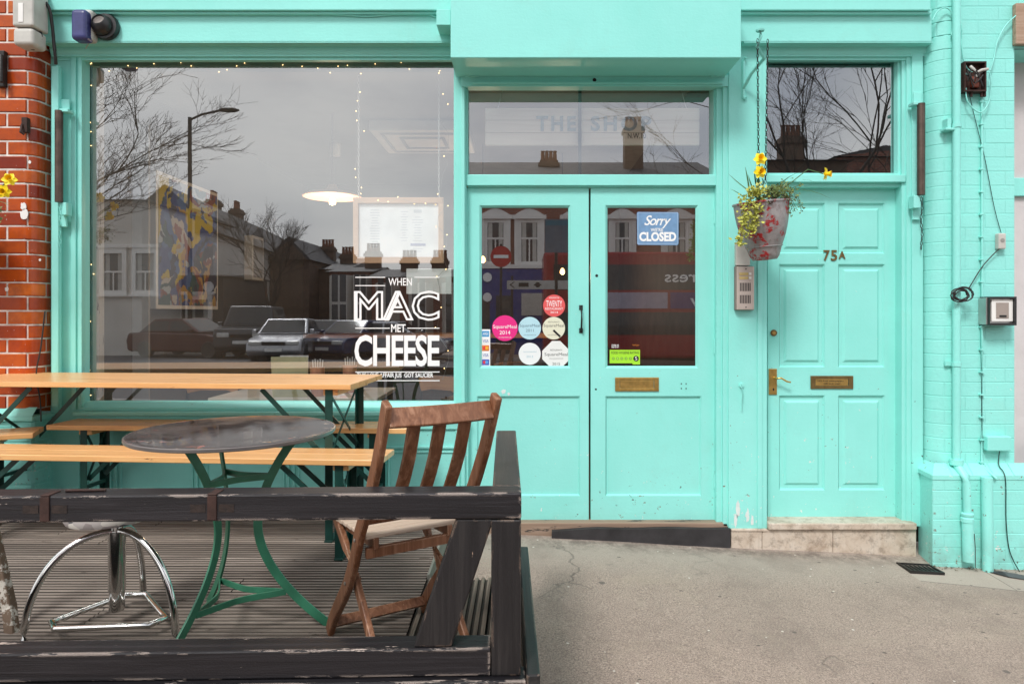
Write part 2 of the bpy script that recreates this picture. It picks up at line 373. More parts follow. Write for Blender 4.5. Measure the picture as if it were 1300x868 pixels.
def text(s, name, box, Y, mat, parent, off=0.0, shear=0, outline=0, depth=.0006, space=1.0, facing=-1, T=None):
    """Lettering fitted to box (x0,x1,z0,z1) on the plane Y, read from -Y."""
    cu = bpy.data.curves.new(name, 'FONT'); cu.body = s; cu.size = 1; cu.offset = off; cu.shear = shear; cu.space_character = space
    cu.resolution_u = 3
    if outline: cu.fill_mode = 'NONE'; cu.bevel_depth = outline; cu.bevel_resolution = 0
    o = bpy.data.objects.new(name, cu); COL.objects.link(o); dg = bpy.context.evaluated_depsgraph_get(); dg.update()
    me = bpy.data.meshes.new_from_object(o.evaluated_get(dg)); bpy.data.objects.remove(o)
    xs = [v.co.x for v in me.vertices]; ys = [v.co.y for v in me.vertices]
    ax, bx, ay, by = min(xs), max(xs), min(ys), max(ys)
    x0, x1, z0, z1 = box
    for v in me.vertices:
        x = x0+(v.co.x-ax)/(bx-ax)*(x1-x0); z = z0+(v.co.y-ay)/(by-ay)*(z1-z0)
        if facing == 1: x = x0+x1-x
        v.co = (x, Y+(-depth*facing*-1 if False else 0)+ (v.co.z*.002), z)
        if T: v.co = T @ v.co
    me.materials.clear(); me.materials.append(M[mat] if isinstance(mat, str) else mat)
    bm = bmesh.new(); bm.from_mesh(me)
    if not outline:
        r = bmesh.ops.solidify(bm, geom=list(bm.faces), thickness=depth)
    for f_ in bm.faces: f_.smooth = False
    bm.to_mesh(me); bm.free(); me.name = name
    ob = bpy.data.objects.new(name, me); COL.objects.link(ob)
    if parent:
        ob.parent = parent; ob.matrix_parent_inverse = Matrix.Translation(-Vector(parent.get('_org', (0,0,0))))
    return ob
def ptext(s, name, a, b, c, d, Y, mat, parent, **k): return text(s, name, rect(a, b, c, d, Y), Y, mat, parent, **k)
def disc(mb, cx, cz, Y, r, seg=28, th=.001, k=1.0):
    mb.prism([(cx+r*math.cos(2*PI*i/seg), cz+k*r*math.sin(2*PI*i/seg)) for i in range(seg)], Y, Y+th)
CLOUD = 11.0; EXPO = 0.19
# ============================================================ SETTING
def sheet(name, mat, x0, x1, y0, y1, nx, ny, dz=0, kind='structure', thick=0):
    mb = MB(); g = {}
    for i in range(nx+1):
        for j in range(ny+1):
            x = x0+(x1-x0)*i/nx; y = y0+(y1-y0)*j/ny
            g[i, j] = mb.bm.verts.new((x, y, gz(x, y)+dz))
    for i in range(nx):
        for j in range(ny): mb.bm.faces.new((g[i,j], g[i+1,j], g[i+1,j+1], g[i,j+1])).smooth = True
    if thick:
        ed = [e for e in mb.bm.edges if len(e.link_faces) == 1]
        r = bmesh.ops.extrude_edge_only(mb.bm, edges=ed)
        for v in [q for q in r['geom'] if isinstance(q, bmesh.types.BMVert)]: v.co.z -= thick
    o = mb.build(name, mat, recalc=False)
    o['kind'] = kind; return o
sheet('ground', 'pave', -90, 90, -110, 30, 60, 60, -.30)
# the pavement: slight dips and undulations
mb = MB(); g = {}
def pz(x, y):
    z = gz(x, y)
    z += .006*noise.noise(Vector((x*1.1, y*1.1, 0))) + .0025*noise.noise(Vector((x*5, y*5, 3)))
    return z
xs = [-40, -25, -15, -9, -6]+[-4+.1*i for i in range(86)]+[5.5, 8, 12, 20, 30, 40]; ys = [-5.35, -4.6, -4]+[-3.6+.09*i for i in range(44)]
for i, x in enumerate(xs):
    for j, y in enumerate(ys): g[i, j] = mb.bm.verts.new((x, y, pz(x, y)))
for i in range(len(xs)-1):
    for j in range(len(ys)-1): mb.bm.faces.new((g[i,j], g[i+1,j], g[i+1,j+1], g[i,j+1])).smooth = True
struct(mb.build('pavement', 'pave', recalc=False))
def strip(name, mat, y0, y1, dz, thick):
    return sheet(name, mat, -40, 40, y0, y1, 50, 1, dz, 'structure', thick)
strip('kerb', 'kerb', -5.50, -5.352, .002, .3)
strip('road', 'road', -23.4, -5.502, -.12, 0)
strip('opposite_kerb', 'kerb', -23.55, -23.402, 0, .3)
strip('opposite_pavement', 'pave', -60, -23.552, -.003, 0)
for k, y in enumerate((-5.72, -23.2)): sheet('yellow_line', 'yellowline', -40, 40, y, y+.1, 50, 1, -.116)
mb = MB()
for i in range(20):
    x = -30+i*3.2; q = []
    for a, b in ((0,0),(1.6,0),(1.6,.11),(0,.11)): q.append((x+a, -13.2+b, gz(x+a, -13.2+b)-.115))
    mb.quad(q)
struct(mb.build('centre_line', 'line', recalc=False))

# ============================================================ SHOP BUILDING
SB = wthing('shop_building', 'turquoise painted shopfront with large window, glazed double doors and a panelled house door', 'building', (0,0,0))
def part(name, mb, mat='teal', parent=None, bevel=.003, **k): return mb.build(name, mat, parent or SB, bevel, **k)
GY = .06                                                    # plane of the shop glass
WIN = rect(112, 76, 575, 508, GY)
zt = lambda py, Y=0: PY(0, py, Y).z
xt = lambda px, Y=0: PY(px, 0, Y).x
XL, XR = xt(66), xt(1172)
# fascia, cornice
mb = MB(); mb.box(XL, xt(1183,-.10), -.10, .02, zt(53,-.10), zt(11,-.10)); part('fascia', mb)
mb = MB(); mb.box(XL-.02, xt(1186,-.18), -.145, .02, zt(8.5,-.19), zt(-14,-.19)); mb.box(XL-.02, xt(1186,-.15), -.125, .02, zt(8.5,-.19)-.014, zt(8.5,-.19)-.001)
mb.box(XL-.03, xt(1190,-.22), -.165, .02, zt(-14,-.19)+.001, zt(-14,-.19)+.07); part('cornice', mb)
# soffit mouldings over the window and over the house door
def cyma(mb, x0, x1, zt_, zb_, Y0, Y1):                       # hollow moulding, high front to low back
    n = 8; pr = []
    for i in range(n+1):
        t = i/n; pr.append((Y0+(Y1-Y0)*(1-math.cos(t*PI/2)), zt_+(zb_-zt_)*math.sin(t*PI/2)))
    for (a, b), (c, d) in zip(pr, pr[1:]): mb.quad([(x0,a,b),(x1,a,b),(x1,c,d),(x0,c,d)], True)
mb = MB()
zs = zt(53,-.10)
for a, b in ((68, 578), (938, 1172)):
    mb = MB(); x0, x1 = xt(a), xt(b)
    mb.box(x0, x1, -.098, .03, zs-.006, zs-.0005)
    cyma(mb, x0, x1, zs-.006, zs-.055, -.035, -.006)
    mb.box(x0, x1, -.006, .03, zs-.075, zs-.055)
    mb.box(x0, x1, -.022, .03, zs-.058, zs-.048)
    part('fascia_moulding', mb, bevel=0)
# upper storey (out of the photograph)
mb = MB(); mb.box(-3.3, 3.2, -.02, .25, zt(-14,-.19)+.071, 8.2)
part('upper_wall', mb, 'brick', bevel=0)
mb = MB(); mb.box(-3.5, 3.4, -.12, 6, 8.2, 8.32); part('roof', mb, 'iron')
for x in (-1.9, 1.6):
    mb = MB(); mb.box(x-.6, x+.6, -.06, .0, 4.2, 6.0); w = part('window', mb, 'white')
    mb = MB(); mb.box(x-.5, x+.5, -.066, -.061, 4.3, 5.08); mb.box(x-.5, x+.5, -.066, -.061, 5.14, 5.9); part('pane', mb, 'housepane', w)

# left pilaster with mouldings and awning-bar brackets
mb = MB()
mb.pbox(64, 53, 101, 690, 0, .1); mb.pbox(66, 86, 74.5, 520, -.03, .0); mb.pbox(90, 60, 96, 520, -.012, 0)
part('pilaster', mb)
# shop window frame
fo = rect(99, 66, 590, 521, -.012); fi = rect(110.5, 75.5, 575.5, 509, .028)
mb = MB()
mb.plate(fo, [inset(fo, .022, .018)], -.012, .08)
o2 = inset(fo, .022, .018); i2 = (fi[0]-.008, fi[1]+.004, fi[2]-.004, fi[3]+.003)
mb.ring(o2, i2, -.004, .018)
mb.ring(i2, fi, .018, .055)
win = part('shop_window', mb, bevel=.002)
gl = MB(); gl.face((fi[0]-.01, fi[1]+.01, fi[2]-.01, fi[3]+.01), GY); pane = part('pane', gl, 'glass', win, 0, recalc=False)
tag(pane, 'large sheet of shop window glass reflecting the street')
mb = MB(); mb.box(fo[0]-.01, fo[1]+.005, -.055, .06, fo[2]-.028, fo[2]-.002); mb.box(fo[0], fo[1], -.03, .06, fo[2]-.052, fo[2]-.029)
part('sill', mb, 'teal', win, .005)
# apron under the window: wall and applied beadings
zb = -.3; az = fo[2]-.053
mb = MB(); mb.box(xt(101)+.002, fo[1]+.02, .002, .1, zb, az)
for a, b in ((104, 142), (146, 252), (256, 368), (372, 482), (486, 584)):
    r = rect(a, 566, b, 628)
    mb.plate(r, [inset(r, .014)], -.012, .012); mb.plate(inset(r, .03), [inset(r, .04)], -.007, .007)
mb.box(xt(101)+.002, fo[1], -.012, 0.001, az-.06, az-.02)
part('stall_riser', mb)
# post between window and doors
mb = MB(); mb.box(xt(575.5)+.012, xt(592), -.004, .12, -.05, zt(92)); mb.box(xt(586), xt(590.5), -.022, 0, -.05, zt(95)); part('mullion', mb, bevel=.004)
# painted lettering on the window
def wt(s, a, b, c, d, **k):
    return ptext(s, 'lettering', a, b, c, d, GY-.0016, 'vinyl', win, **k)
wt('WHEN', 493, 353, 523, 362.5, off=.012)
wt('MAC', 450, 369, 558, 407, outline=.026, off=.012)
wt('MET', 496.5, 411.5, 515, 421.5, off=.02)
wt('CHEESE', 450, 425, 558, 465, off=.022, space=.92)
wt('THIS LOVE AFFAIR JUS  GOT SAUCIER', 453, 473.2, 550, 480.6, off=.022)
for a, b, c in ((451, 489, 351.5), (451, 489, 362), (451, 495, 416), (517, 558, 416), (451, 558, 471.5), (451, 558, 482.5), (526, 558, 351.5)):
    mb = MB(); mb.pbox(a, c, b, c+1.1, GY-.0022, GY-.0012); part('lettering_rule', mb, 'vinyl', win, 0)
# solid left shades of the outlined M A C
mb = MB(); mb.prism([(PY(px,py,GY).x, PY(px,py,GY).z) for px, py in ((449.5,369.5),(454,369.5),(454,407.5),(449.5,407.5))], GY-.0024, GY-.0014)
part('lettering_shade', mb, 'vinyl', win, 0); mb = MB()
mb.prism([(PY(px,py,GY).x, PY(px,py,GY).z) for px, py in ((505,370),(509,370),(494,407),(488.5,407))], GY-.0024, GY-.0014)
part('lettering_shade', mb, 'vinyl', win, 0)

# ---- double doors
DY = .045
TR = rect(592, 103, 906, 222, DY)
mb = MB()
mb.pbox(592, 222, 911, 235.5, .01, .12)                       # transom bar
mb.pbox(594, 236, 909, 238, .03, .1)
mb.plate(rect(590, 92, 911, 224, .02), [rect(594, 104.5, 906, 221.5, .02)], .02, .1)
tw = part('transom_window', mb)
gl = MB(); gl.face(rect(592, 102, 908, 224, DY), DY+.03); part('pane', gl, 'glass', tw, 0, recalc=False)
mb = MB(); r = rect(734.5, 104, 738.5, 222, DY+.02); mb.box(r[0], r[1], DY+.032, DY+.055, r[2], r[3]); part('glazing_bar', mb, 'dark', tw)
# right jamb and wide pilaster board
mb = MB()
mb.pbox(909.5, 95, 918, 668, .0, .14); mb.pbox(918, 60, 925, 668, -.02, .1)
mb.pbox(925, 53, 974, 671, -.035, .1); mb.pbox(962, 53, 968, 671, -.045, -.035)
part('door_post', mb, bevel=.004)

def shop_door(px0, px1, gr, pr, name, label):
    mb = MB(); o = rect(px0, 238.5, px1, 662.5, DY)
    g = rect(*gr, DY); p = rect(*pr, DY)
    mb.plate(o, [g, p], DY, .045)
    mb.ring(g, inset(g, .012), DY+.001, DY+.014)
    mb.ring(p, inset(p, .008), DY+.0, DY+.012); mb.face(inset(p, .008), DY+.012)
    d = part(name, mb, bevel=.0025); tag(d, label)
    q = inset(g, .011)
    mb = MB(); mb.face(q, DY+.018); part('pane', mb, 'glass', d, 0, recalc=False)
    return d, q
d1, q1 = shop_door(592.5, 747.5, (609, 261, 724, 467), (606, 503, 736, 629), 'door', 'left leaf of the double doors with round stickers on its glass')
d2, q2 = shop_door(750, 908.5, (769, 261, 886, 467), (769, 503, 890, 629), 'door', 'right leaf of the double doors with a closed sign and brass letter plate')
SY = DY+.0162                                                 # stickers: just proud of the door glass
# brass letter plate
def letter_plate(a, b, c, d, Y, parent, txt=None, mat='brass', inner='brass'):
    mb = MB(); r = rect(a, b, c, d, Y-.008); mb.plate(r, [inset(r, .028, .018)], Y-.008, .01)
    lp = part('letter_plate', mb, mat, parent, .002)
    mb = MB(); i = inset(r, .030, .019); mb.box(i[0], i[1], Y-.005, Y+.0, i[2], i[3])
    part('flap', mb, inner, lp, .002)
    if txt:
        h = i[3]-i[2]
        text(txt[0], 'engraving', (i[0]+.012, i[1]-.03, i[2]+h*.52, i[2]+h*.86), Y-.0056, 'iron', lp)
        text(txt[1], 'engraving', (i[0]+.05, i[1]-.055, i[2]+h*.12, i[2]+h*.44), Y-.0056, 'iron', lp)
letter_plate(781, 479, 836.5, 496.5, DY, d2)
# pull handle and screws
mb = MB(); c = PY(737.5, 405, DY)
mb.tube([(c.x, DY-.002, c.z+.07), (c.x, DY-.03, c.z+.06), (c.x+.002, DY-.038, c.z), (c.x, DY-.03, c.z-.06), (c.x, DY-.002, c.z-.07)], .006, 8)
mb.box(c.x-.011, c.x+.011, DY-.004, DY, c.z-.085, c.z-.055); mb.box(c.x-.011, c.x+.011, DY-.004, DY, c.z+.055, c.z+.085)
part('handle', mb, 'iron', d1, 0)
for a, b, rr in ((757.5, 350, .009), (756.5, 494, .006), (865, 487, .004), (871, 487, .004), (865, 493, .004), (871, 493, .004)):
    mb = MB(); c = PY(a, b, DY); disc(mb, c.x, c.z, DY-.001, rr, 10, .002); part('screw_hole', mb, 'dark', d2, 0)
for a, dd in ((593.5, d1), (907, d2)):
    for b in (275, 440, 610):
        mb = MB(); c = PY(a, b, DY); mb.cyl((c.x, DY-.006, c.z-.045), (c.x, DY-.006, c.z+.045), .006, 8); part('hinge', mb, 'teal', dd, 0)
# lock block over the doors, brown name plate
mb = MB(); mb.pbox(703, 92, 735, 98.5, -.005, .02); part('name_plate', mb, plain('orange_brown_plate', (.28,.10,.02), .5), tw)
# stickers
def sticker(px, py, r, c, lines, tc, door=d1, octo=False):
    p = PY(px, py, SY); k = SY-CAMY; rr = r*k/F
    mb = MB()
    if octo:
        a = rr*1.18; b = rr*.35
        mb.prism([(p.x-b,p.z-a),(p.x+b,p.z-a),(p.x+a,p.z-b),(p.x+a,p.z+b),(p.x+b,p.z+a),(p.x-b,p.z+a),(p.x-a,p.z+b),(p.x-a,p.z-b)], SY, SY+.001)
    else: disc(mb, p.x, p.z, SY, rr, 36)
    s = part('sticker', mb, flat('sticker_colour', c), door, 0)
    for t, a, b, w, h in lines:
        text(t, 'sticker_print', (p.x-w*rr, p.x+w*rr, p.z+(b)*rr-h*rr/2, p.z+b*rr+h*rr/2), SY-.0006, tc if isinstance(tc, str) else flat('print', tc), s, depth=.0003)
    return s
gw = (.82,.82,.80)
sticker(641, 416.5, 16.3, (.75, .02, .22), [('SquareMeal', 0, .08, .92, .36), ('2014', 0, -.34, .42, .30), ('www.squaremeal.co.uk', 0, -.72, .5, .13)], 'vinyl')
sticker(672.5, 416.5, 14.3, (.45, .70, .78), [('SquareMeal', 0, .2, .9, .34), ('2011', 0, -.2, .35, .26), ('www.squaremeal.co.uk', 0, -.6, .55, .13)], (.12,.22,.28))
sticker(703, 416.5, 14.3, (.74, .74, .58), [('SquareMeal', 0, .2, .9, .34), ('RESTAURANTS', 0, .55, .5, .12), ('www.squaremeal.co.uk', 0, -.6, .55, .13)], (.15,.15,.12))
sticker(703.5, 388, 14.0, (.72, .10, .10), [('TWENTY', 0, .18, .72, .55), ('RESTAURANT', 0, -.28, .8, .2), ('APPROVED BY THE', 0, .72, .45, .14), ('2014', 0, -.6, .35, .18)], 'vinyl')
sticker(672.5, 449, 14.0, (.78, .82, .82), [('recommended', 0, .2, .6, .14), ('2013', 0, -.25, .3, .2)], (.35,.55,.62))
sticker(706, 450.5, 15.0, (.78, .80, .78), [('SquareMeal', 0, .02, .98, .34), ('RESTAURANTS', 0, .42, .5, .13), ('www.squaremeal.co.uk', 0, -.3, .6, .12), ('2015', 0, -.75, .32, .22)], (.10,.12,.12), octo=True)
mb = MB(); a = PY(705, 416.5, SY); mb.bar((a.x-.012, SY-.0016, a.z-.012), (a.x+.03, SY-.0016, a.z-.052), .012, .001, (0,-1,0)); part('sticker_fork', mb, 'dark', d1, 0)
# payment card strip
mb = MB(); mb.pbox(610.8, 418, 622.3, 464.5, SY, SY+.001); st = part('payment_sticker', mb, 'vinyl', d1, 0)
for k, (c, tx) in enumerate((((.05,.30,.60), 'AMEX'), ((.80,.80,.78), 'VISA'), ((.70,.20,.05), None), ((.80,.80,.82), 'VISA'), ((.06,.12,.50), None))):
    y0 = 420+k*9; mb = MB(); r = rect(612, y0, 621, y0+7.4, SY); mb.box(r[0], r[1], SY-.0008, SY, r[2], r[3]); b = part('card_logo', mb, flat('card_logo', c), d1, 0)
    if tx: text(tx, 'card_print', inset(r, .004, .009), SY-.0014, 'vinyl' if k == 0 else flat('visa_blue', (.03,.08,.40)), b, depth=.0003)
    else:
        mb = MB(); cx = (r[0]+r[1])/2; cz = (r[2]+r[3])/2; disc(mb, cx-.007, cz, SY-.0016, .010, 20, .0006); part('card_disc', mb, flat('card_red', (.75,.03,.03)), b, 0)
        mb = MB(); disc(mb, cx+.007, cz, SY-.0022, .010, 20, .0006); part('card_disc', mb, flat('card_yellow', (.85,.42,.03) if k == 2 else (.1,.35,.7)), b, 0)
# hygiene rating
mb = MB(); mb.pbox(774, 444, 803, 461, SY, SY+.001); mb.pbox(774, 444, 812, 458.5, SY, SY+.001) if False else None
hg = part('hygiene_sticker', mb, flat('hygiene_green', (.36, .74, .03)), d2, 0)
mb = MB(); mb.pbox(803.02, 444, 812.5, 462.5, SY, SY+.001); part('hygiene_sticker_end', mb, flat('hygiene_green_end', (.36, .74, .03)), d2, 0)
ptext('FOOD HYGIENE RATING', 'hygiene_print', 776, 446, 811, 449.2, SY-.0008, 'dark', d2, depth=.0003)
for k in range(5):
    mb = MB(); c = PY(778.6+5.4*k, 455, SY); disc(mb, c.x, c.z, SY-.0008, .0095, 18, .0007); e = part('rating_disc', mb, flat('rating_dull_green', (.22, .45, .05)), d2, 0)
    text(str(k), 'rating_digit', (c.x-.0035, c.x+.0035, c.z-.005, c.z+.005), SY-.0014, 'hg' if False else flat('digit', (.4,.75,.1)), e, depth=.0003)
mb = MB(); c = PY(807.5, 455, SY); disc(mb, c.x, c.z, SY-.0008, .017, 24, .0007); e = part('rating_disc', mb, 'dark', d2, 0)
text('5', 'rating_digit', (c.x-.007, c.x+.007, c.z-.0105, c.z+.0105), SY-.0014, 'vinyl', e, depth=.0003)
ptext('scores on', 'small_print', 776.5, 437, 785.5, 441.5, SY-.0003, 'vinyl', d2, depth=.0003)
ptext('food.gov', 'small_print', 803, 436.5, 811.5, 439.5, SY-.0003, flat('orange_print', (.6,.2,.03)), d2, depth=.0003)

# threshold under the doors and marble step of the house door
mb = MB(); r = rect(668, 664, 927, 672, -.06)
n = 24; x0 = xt(572, -.06); x1 = xt(927, -.06)
mb.box(x0, x1, -.02, .15, -.15, zt(663.5, -.02))
th = part('threshold', mb, 'oldwood', bevel=.006)
pts = [(x0, -.3)]
mb = MB(); ps = [(x1, -.25), (x1+.004, zt(670.5, -.05))]
for i in range(n, 8, -1):
    a = x0+(x1-x0)*i/n; ps.append((a-.02, zt(670.5, -.05)-.0025*math.sin(i*.9)-max(0, 13-i)*.0035))
ps.append((x0+(x1-x0)*9/n-.03, -.25)); mb.prism(ps, -.056, -.021)
part('threshold_board', mb, 'rubberblack', th, 0)
def mk_stone():
    n = NT('stained_marble')
    c = n.ramp(n.noise(7, 6, .7, dist=.8), [(.3, (.36, .27, .20, 1)), (.5, (.55, .46, .37, 1)), (.72, (.64, .57, .49, 1))])
    v = n.ramp(n.vor(5.5, 'DISTANCE_TO_EDGE', n.map((1,1,1.6))), [(0, 1.0), (.012, 0.0)])
    c = n.mix(n.math('MULTIPLY', v, .12), c, (.12,.08,.06,1))
    d_ = n.ramp(n.noise(19, 7, .8), [(.50, 0.0), (.62, 1.0)]); c = n.mix(n.math('MULTIPLY', d_, .5), c, (.16, .12, .09, 1))
    n.set(c, .6, 0, n.bump(n.noise(30, 4), .5, .004)); return n.m
M['stone'] = mk_stone()
mb = MB()
sx0, sx1 = xt(928, -.10), xt(1163, -.10)
mb.box(xt(975,-.05), xt(1163,-.05), -.062, .20, zt(672.5, -.06), zt(664, -.06))
mb.box(xt(928,-.04), xt(974.5,-.05), -.05, .0, zt(675, -.05), zt(671.2, -.05))
stp = part('doorstep', mb, 'stone', bevel=.006)
mb = MB()
for a, b in ((928, 967), (967.6, 1057), (1057.6, 1163)):
    mb.box(xt(a,-.04), xt(b,-.04), -.046+(.003 if a > 928 else 0), .1, -.35, zt(675.5 if a == 928 else 673, -.055))
part('riser', mb, 'stone', stp, .004)
# ---- house door
HY = .075
mb = MB()
mb.plate(rect(968, 66, 1146, 224, .02), [rect(973.5, 75, 1139.5, 220, .02)], .02, .08)
i_ = rect(973.5, 75, 1139.5, 220, .02); mb.ring(i_, inset(i_, .008), .021, .05)
mb.pbox(966, 222, 1150, 231, -.015, .12); mb.pbox(970, 231, 1147, 237.5, .02, .12)
hw = part('transom_window', mb, bevel=.003); tag(hw, 'pane over the house door reflecting bare branches')
mb = MB(); mb.face((i_[0]-.005, i_[1]+.005, i_[2]-.005, i_[3]+.005), .058); part('pane', mb, 'glass', hw, 0, recalc=False)
mb = MB(); o = rect(974.5, 238, 1143.5, 661, HY)
ops = []
for cx in ((989.5, 1047), (1064.5, 1123)):
    for cy in ((258, 322), (335.5, 466), (502, 622)): ops.append(rect(cx[0], cy[0], cx[1], cy[1], HY))
mb.plate(o, ops, HY, .04)
for p in ops:
    a = inset(p, .009); b = inset(p, .030); c = inset(p, .044)
    mb.ring(p, a, HY, HY+.013); mb.ring(a, b, HY+.013, HY+.013); mb.ring(b, c, HY+.013, HY+.003); mb.face(c, HY+.003)
hd = part('door', mb, bevel=.002); tag(hd, 'six panelled turquoise house door numbered 75A')
letter_plate(1029.5, 477, 1083.5, 493.5, HY, hd, ('NO free newspapers', 'OR junk mail'), 'brassdark', 'brass')
def ctext(s, a, b, c, d, **k): ptext(s, 'house_number', a, b, c, d, HY-.006, 'brassdark', hd, depth=.004, **k)
ctext('7', 1045.5, 317.5, 1053.5, 331, off=.02); ctext('5', 1055, 317.5, 1063, 331, off=.02); ctext('A', 1065, 319, 1073.5, 328.5, off=.03)
mb = MB(); c = PY(982, 422.5, HY); disc(mb, c.x, c.z, HY-.007, .020, 24, .007); lk = part('lock', mb, 'brassdark', hd, .001)
mb = MB(); disc(mb, c.x, c.z, HY-.010, .011, 18, .003); part('keyhole', mb, 'brass', lk, 0)
mb = MB(); mb.pbox(976, 468, 986.5, 501, HY-.006, HY); hp = part('handle', mb, 'brass', hd, .002)
mb = MB(); a = PY(982, 479.5, HY); mb.tube([(a.x, HY-.006, a.z), (a.x, HY-.042, a.z), (a.x+.03, HY-.048, a.z+.003), (a.x+.065, HY-.046, a.z-.018), (a.x+.088, HY-.046, a.z-.022)], .0065, 10, .005); part('lever', mb, 'brass', hp, 0)
mb = MB(); a = PY(981.5, 494, HY); disc(mb, a.x, a.z, HY-.0075, .005, 12, .002, 1.7); part('keyhole', mb, 'dark', hp, 0)
# right frame of house door
mb = MB(); mb.pbox(1145, 60, 1151, 664, .0, .12); mb.pbox(1151, 60, 1158, 668, -.012, .1); mb.pbox(1158, 53, 1172, 668, -.025, .1); mb.pbox(1143.2, 238, 1145, 662, .05, .12)
part('door_frame', mb, bevel=.003)
# shutter box over the doors
BY = -.33
x0, x1 = xt(572, BY), xt(941, BY); z1 = zt(-28, BY); z0 = zt(76, BY)
mb = MB(); n = 6
za, zb_ = zt(76, BY), zt(71.5, BY)
z0 = zt(73.5, BY)
mb.box(x0, x1, BY, -.02, z0, z1)
sh = part('shutter_box', mb, bevel=.004)
mb = MB(); mb.pbox(588, 92.5, 925, 103, .0, .1); mb.box(xt(586), xt(927), -.03, .05, z0-.06, z0+.01); mb.box(xt(600), xt(915), -.045, -.03, z0-.05, z0-.035)
for a in (590, 903): mb.pbox(a, 90, a+18, 97, -.05, -.03)
part('shutter_slot', mb, 'teal', sh, .002)
mb = MB(); c = PY(755, 94, -.045); disc(mb, c.x, z0-.022, -.033, .011, 14, .004); part('screw_hole', mb, 'dark', sh, 0)
mb = MB(); mb.pbox(554, 12, 572, 32, -.24, -.1); part('junction_box', mb, 'teal', sh, .003)
# ---- interior
IX0, IX1, IY1, IZ0, IZ1 = -2.82, 1.22, 4.6, .05, 2.95
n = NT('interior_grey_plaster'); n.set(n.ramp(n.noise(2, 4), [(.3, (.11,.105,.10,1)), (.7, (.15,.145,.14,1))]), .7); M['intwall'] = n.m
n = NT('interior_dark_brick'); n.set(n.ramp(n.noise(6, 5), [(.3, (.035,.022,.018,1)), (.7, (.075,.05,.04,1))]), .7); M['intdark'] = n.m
mb = MB(); mb.box(IX0-.1, IX0, .1, IY1, IZ0, IZ1); part('interior_wall', mb, 'intwall', bevel=0)
mb = MB(); mb.box(IX0-.1, IX1+.1, IY1, IY1+.1, IZ0, IZ1); part('interior_wall', mb, 'intdark', bevel=0)
mb = MB(); mb.box(IX1, IX1+.1, .1, IY1, IZ0, IZ1); part('interior_wall', mb, 'intdark', bevel=0)
mb = MB(); mb.box(IX0-.1, IX1+.1, .1, IY1, IZ0-.08, IZ0); part('interior_floor', mb, mk_wood('dark_floor_boards', [(.04,.022,.012,1),(.07,.04,.022,1),(.10,.06,.035,1)], 1, .35, 30), bevel=0)
mb = MB(); mb.box(IX0-.1, IX1+.1, .06, IY1, IZ1, IZ1+.1); mb.box(IX0-.1, IX1+.1, .13, .3, zt(82), IZ1); part('interior_ceiling', mb, plain('ceiling_plaster', (.22,.21,.20), .8), bevel=0)
mb = MB(); mb.box(xt(1172)+.01, xt(1172)+.1, .1, 2, -.1, 3.0); mb.box(IX1+.11, xt(1172)+.1, 2, 2.1, -.1, 3.0); mb.box(IX1+.11, xt(1172)+.1, .13, 2, 3.0, 3.1); mb.box(IX1+.11, xt(1172), .2, 2, -.08, 0); part('hallway_wall', mb, 'intdark', bevel=0)
mb = MB(); mb.box(-3.4, IX0-.1, .1, .2, -.2, 3.1); mb.box(-3.4, -3.3, .1, 6, -.2, 8); mb.box(3.15, 3.2, .25, 6, 3.1, 8); mb.box(-3.3, 3.2, 5.9, 6, -.3, 8); part('outer_wall', mb, 'brick', bevel=0)
# rough timber strip and dark gap at the window's left edge
mb = MB(); mb.box(xt(120,.12), xt(127.5,.12), .10, .16, .15, 2.84); part('window_lining', mb, mk_wood('peeling_white_lining', [(.35,.30,.25,1),(.6,.56,.5,1),(.74,.72,.68,1)], 2, .7, 40, (.10,.07,.05,1), .6, .1, .62), bevel=.002)
mb = MB(); mb.box(xt(104,.1), xt(120,.1), .11, .2, .15, 2.84); part('window_lining', mb, 'intdark', bevel=0)
mb = MB(); mb.box(xt(128,.2), xt(150,.2), .55, .57, .15, 2.6); part('partition', mb, plain('partition_grey', (.40,.38,.35), .6), bevel=0)
# front inner wall under window
mb = MB(); mb.box(IX0, xt(590), .11, .2, 0, az); part('inner_apron', mb, 'white', bevel=0)
# ============================================================ BRICK PIERS
def brick_skin(mb, path, L, s_start, z0, z1, ch=.0825, bl=.235, joint=.009, depth=.006, jit=.004, off0=0, heads=True, seed=1, vj=1.0, eb=.005):
    """Courses of bricks following path(s)->(x,y,nx,ny); every brick is a slightly pillowed patch."""
    rnd = random.Random(seed); c = 0; z = z0
    while z < z1-.01:
        zt_ = min(z+ch, z1); s = s_start-(bl/2 if c % 2 else 0)-off0
        while s < L:
            e = s+(bl if not heads or c % 2 == 0 or True else bl/2)
            a, b = max(s, s_start)+joint/2, min(e, L)-joint/2
            if b-a > .02:
                k = max(2, int((b-a)/.02)); d = rnd.uniform(-.0015, .0015); t1 = rnd.uniform(-jit, jit)*.4
                ss = [a, a+eb]+[a+eb+(b-a-2*eb)*i/k for i in range(1, k)]+[b-eb, b]
                zz = [z+joint/2, z+joint/2+eb, zt_-joint/2-eb, zt_-joint/2]
                g = []
                for i, u in enumerate(ss):
                    x, y, nx, ny = path(u); row = []
                    for j, w in enumerate(zz):
                        o = -depth if j in (0, 3) else (-depth*vj if i in (0, len(ss)-1) else d*vj)
                        row.append(mb.bm.verts.new((x+nx*o, y+ny*o, w+t1*(j-1.5)*.3)))
                    g.append(row)
                for i in range(len(ss)-1):
                    for j in range(3): mb.bm.faces.new((g[i][j], g[i+1][j], g[i+1][j+1], g[i][j+1])).smooth = True
            s = e
        z += ch; c += 1
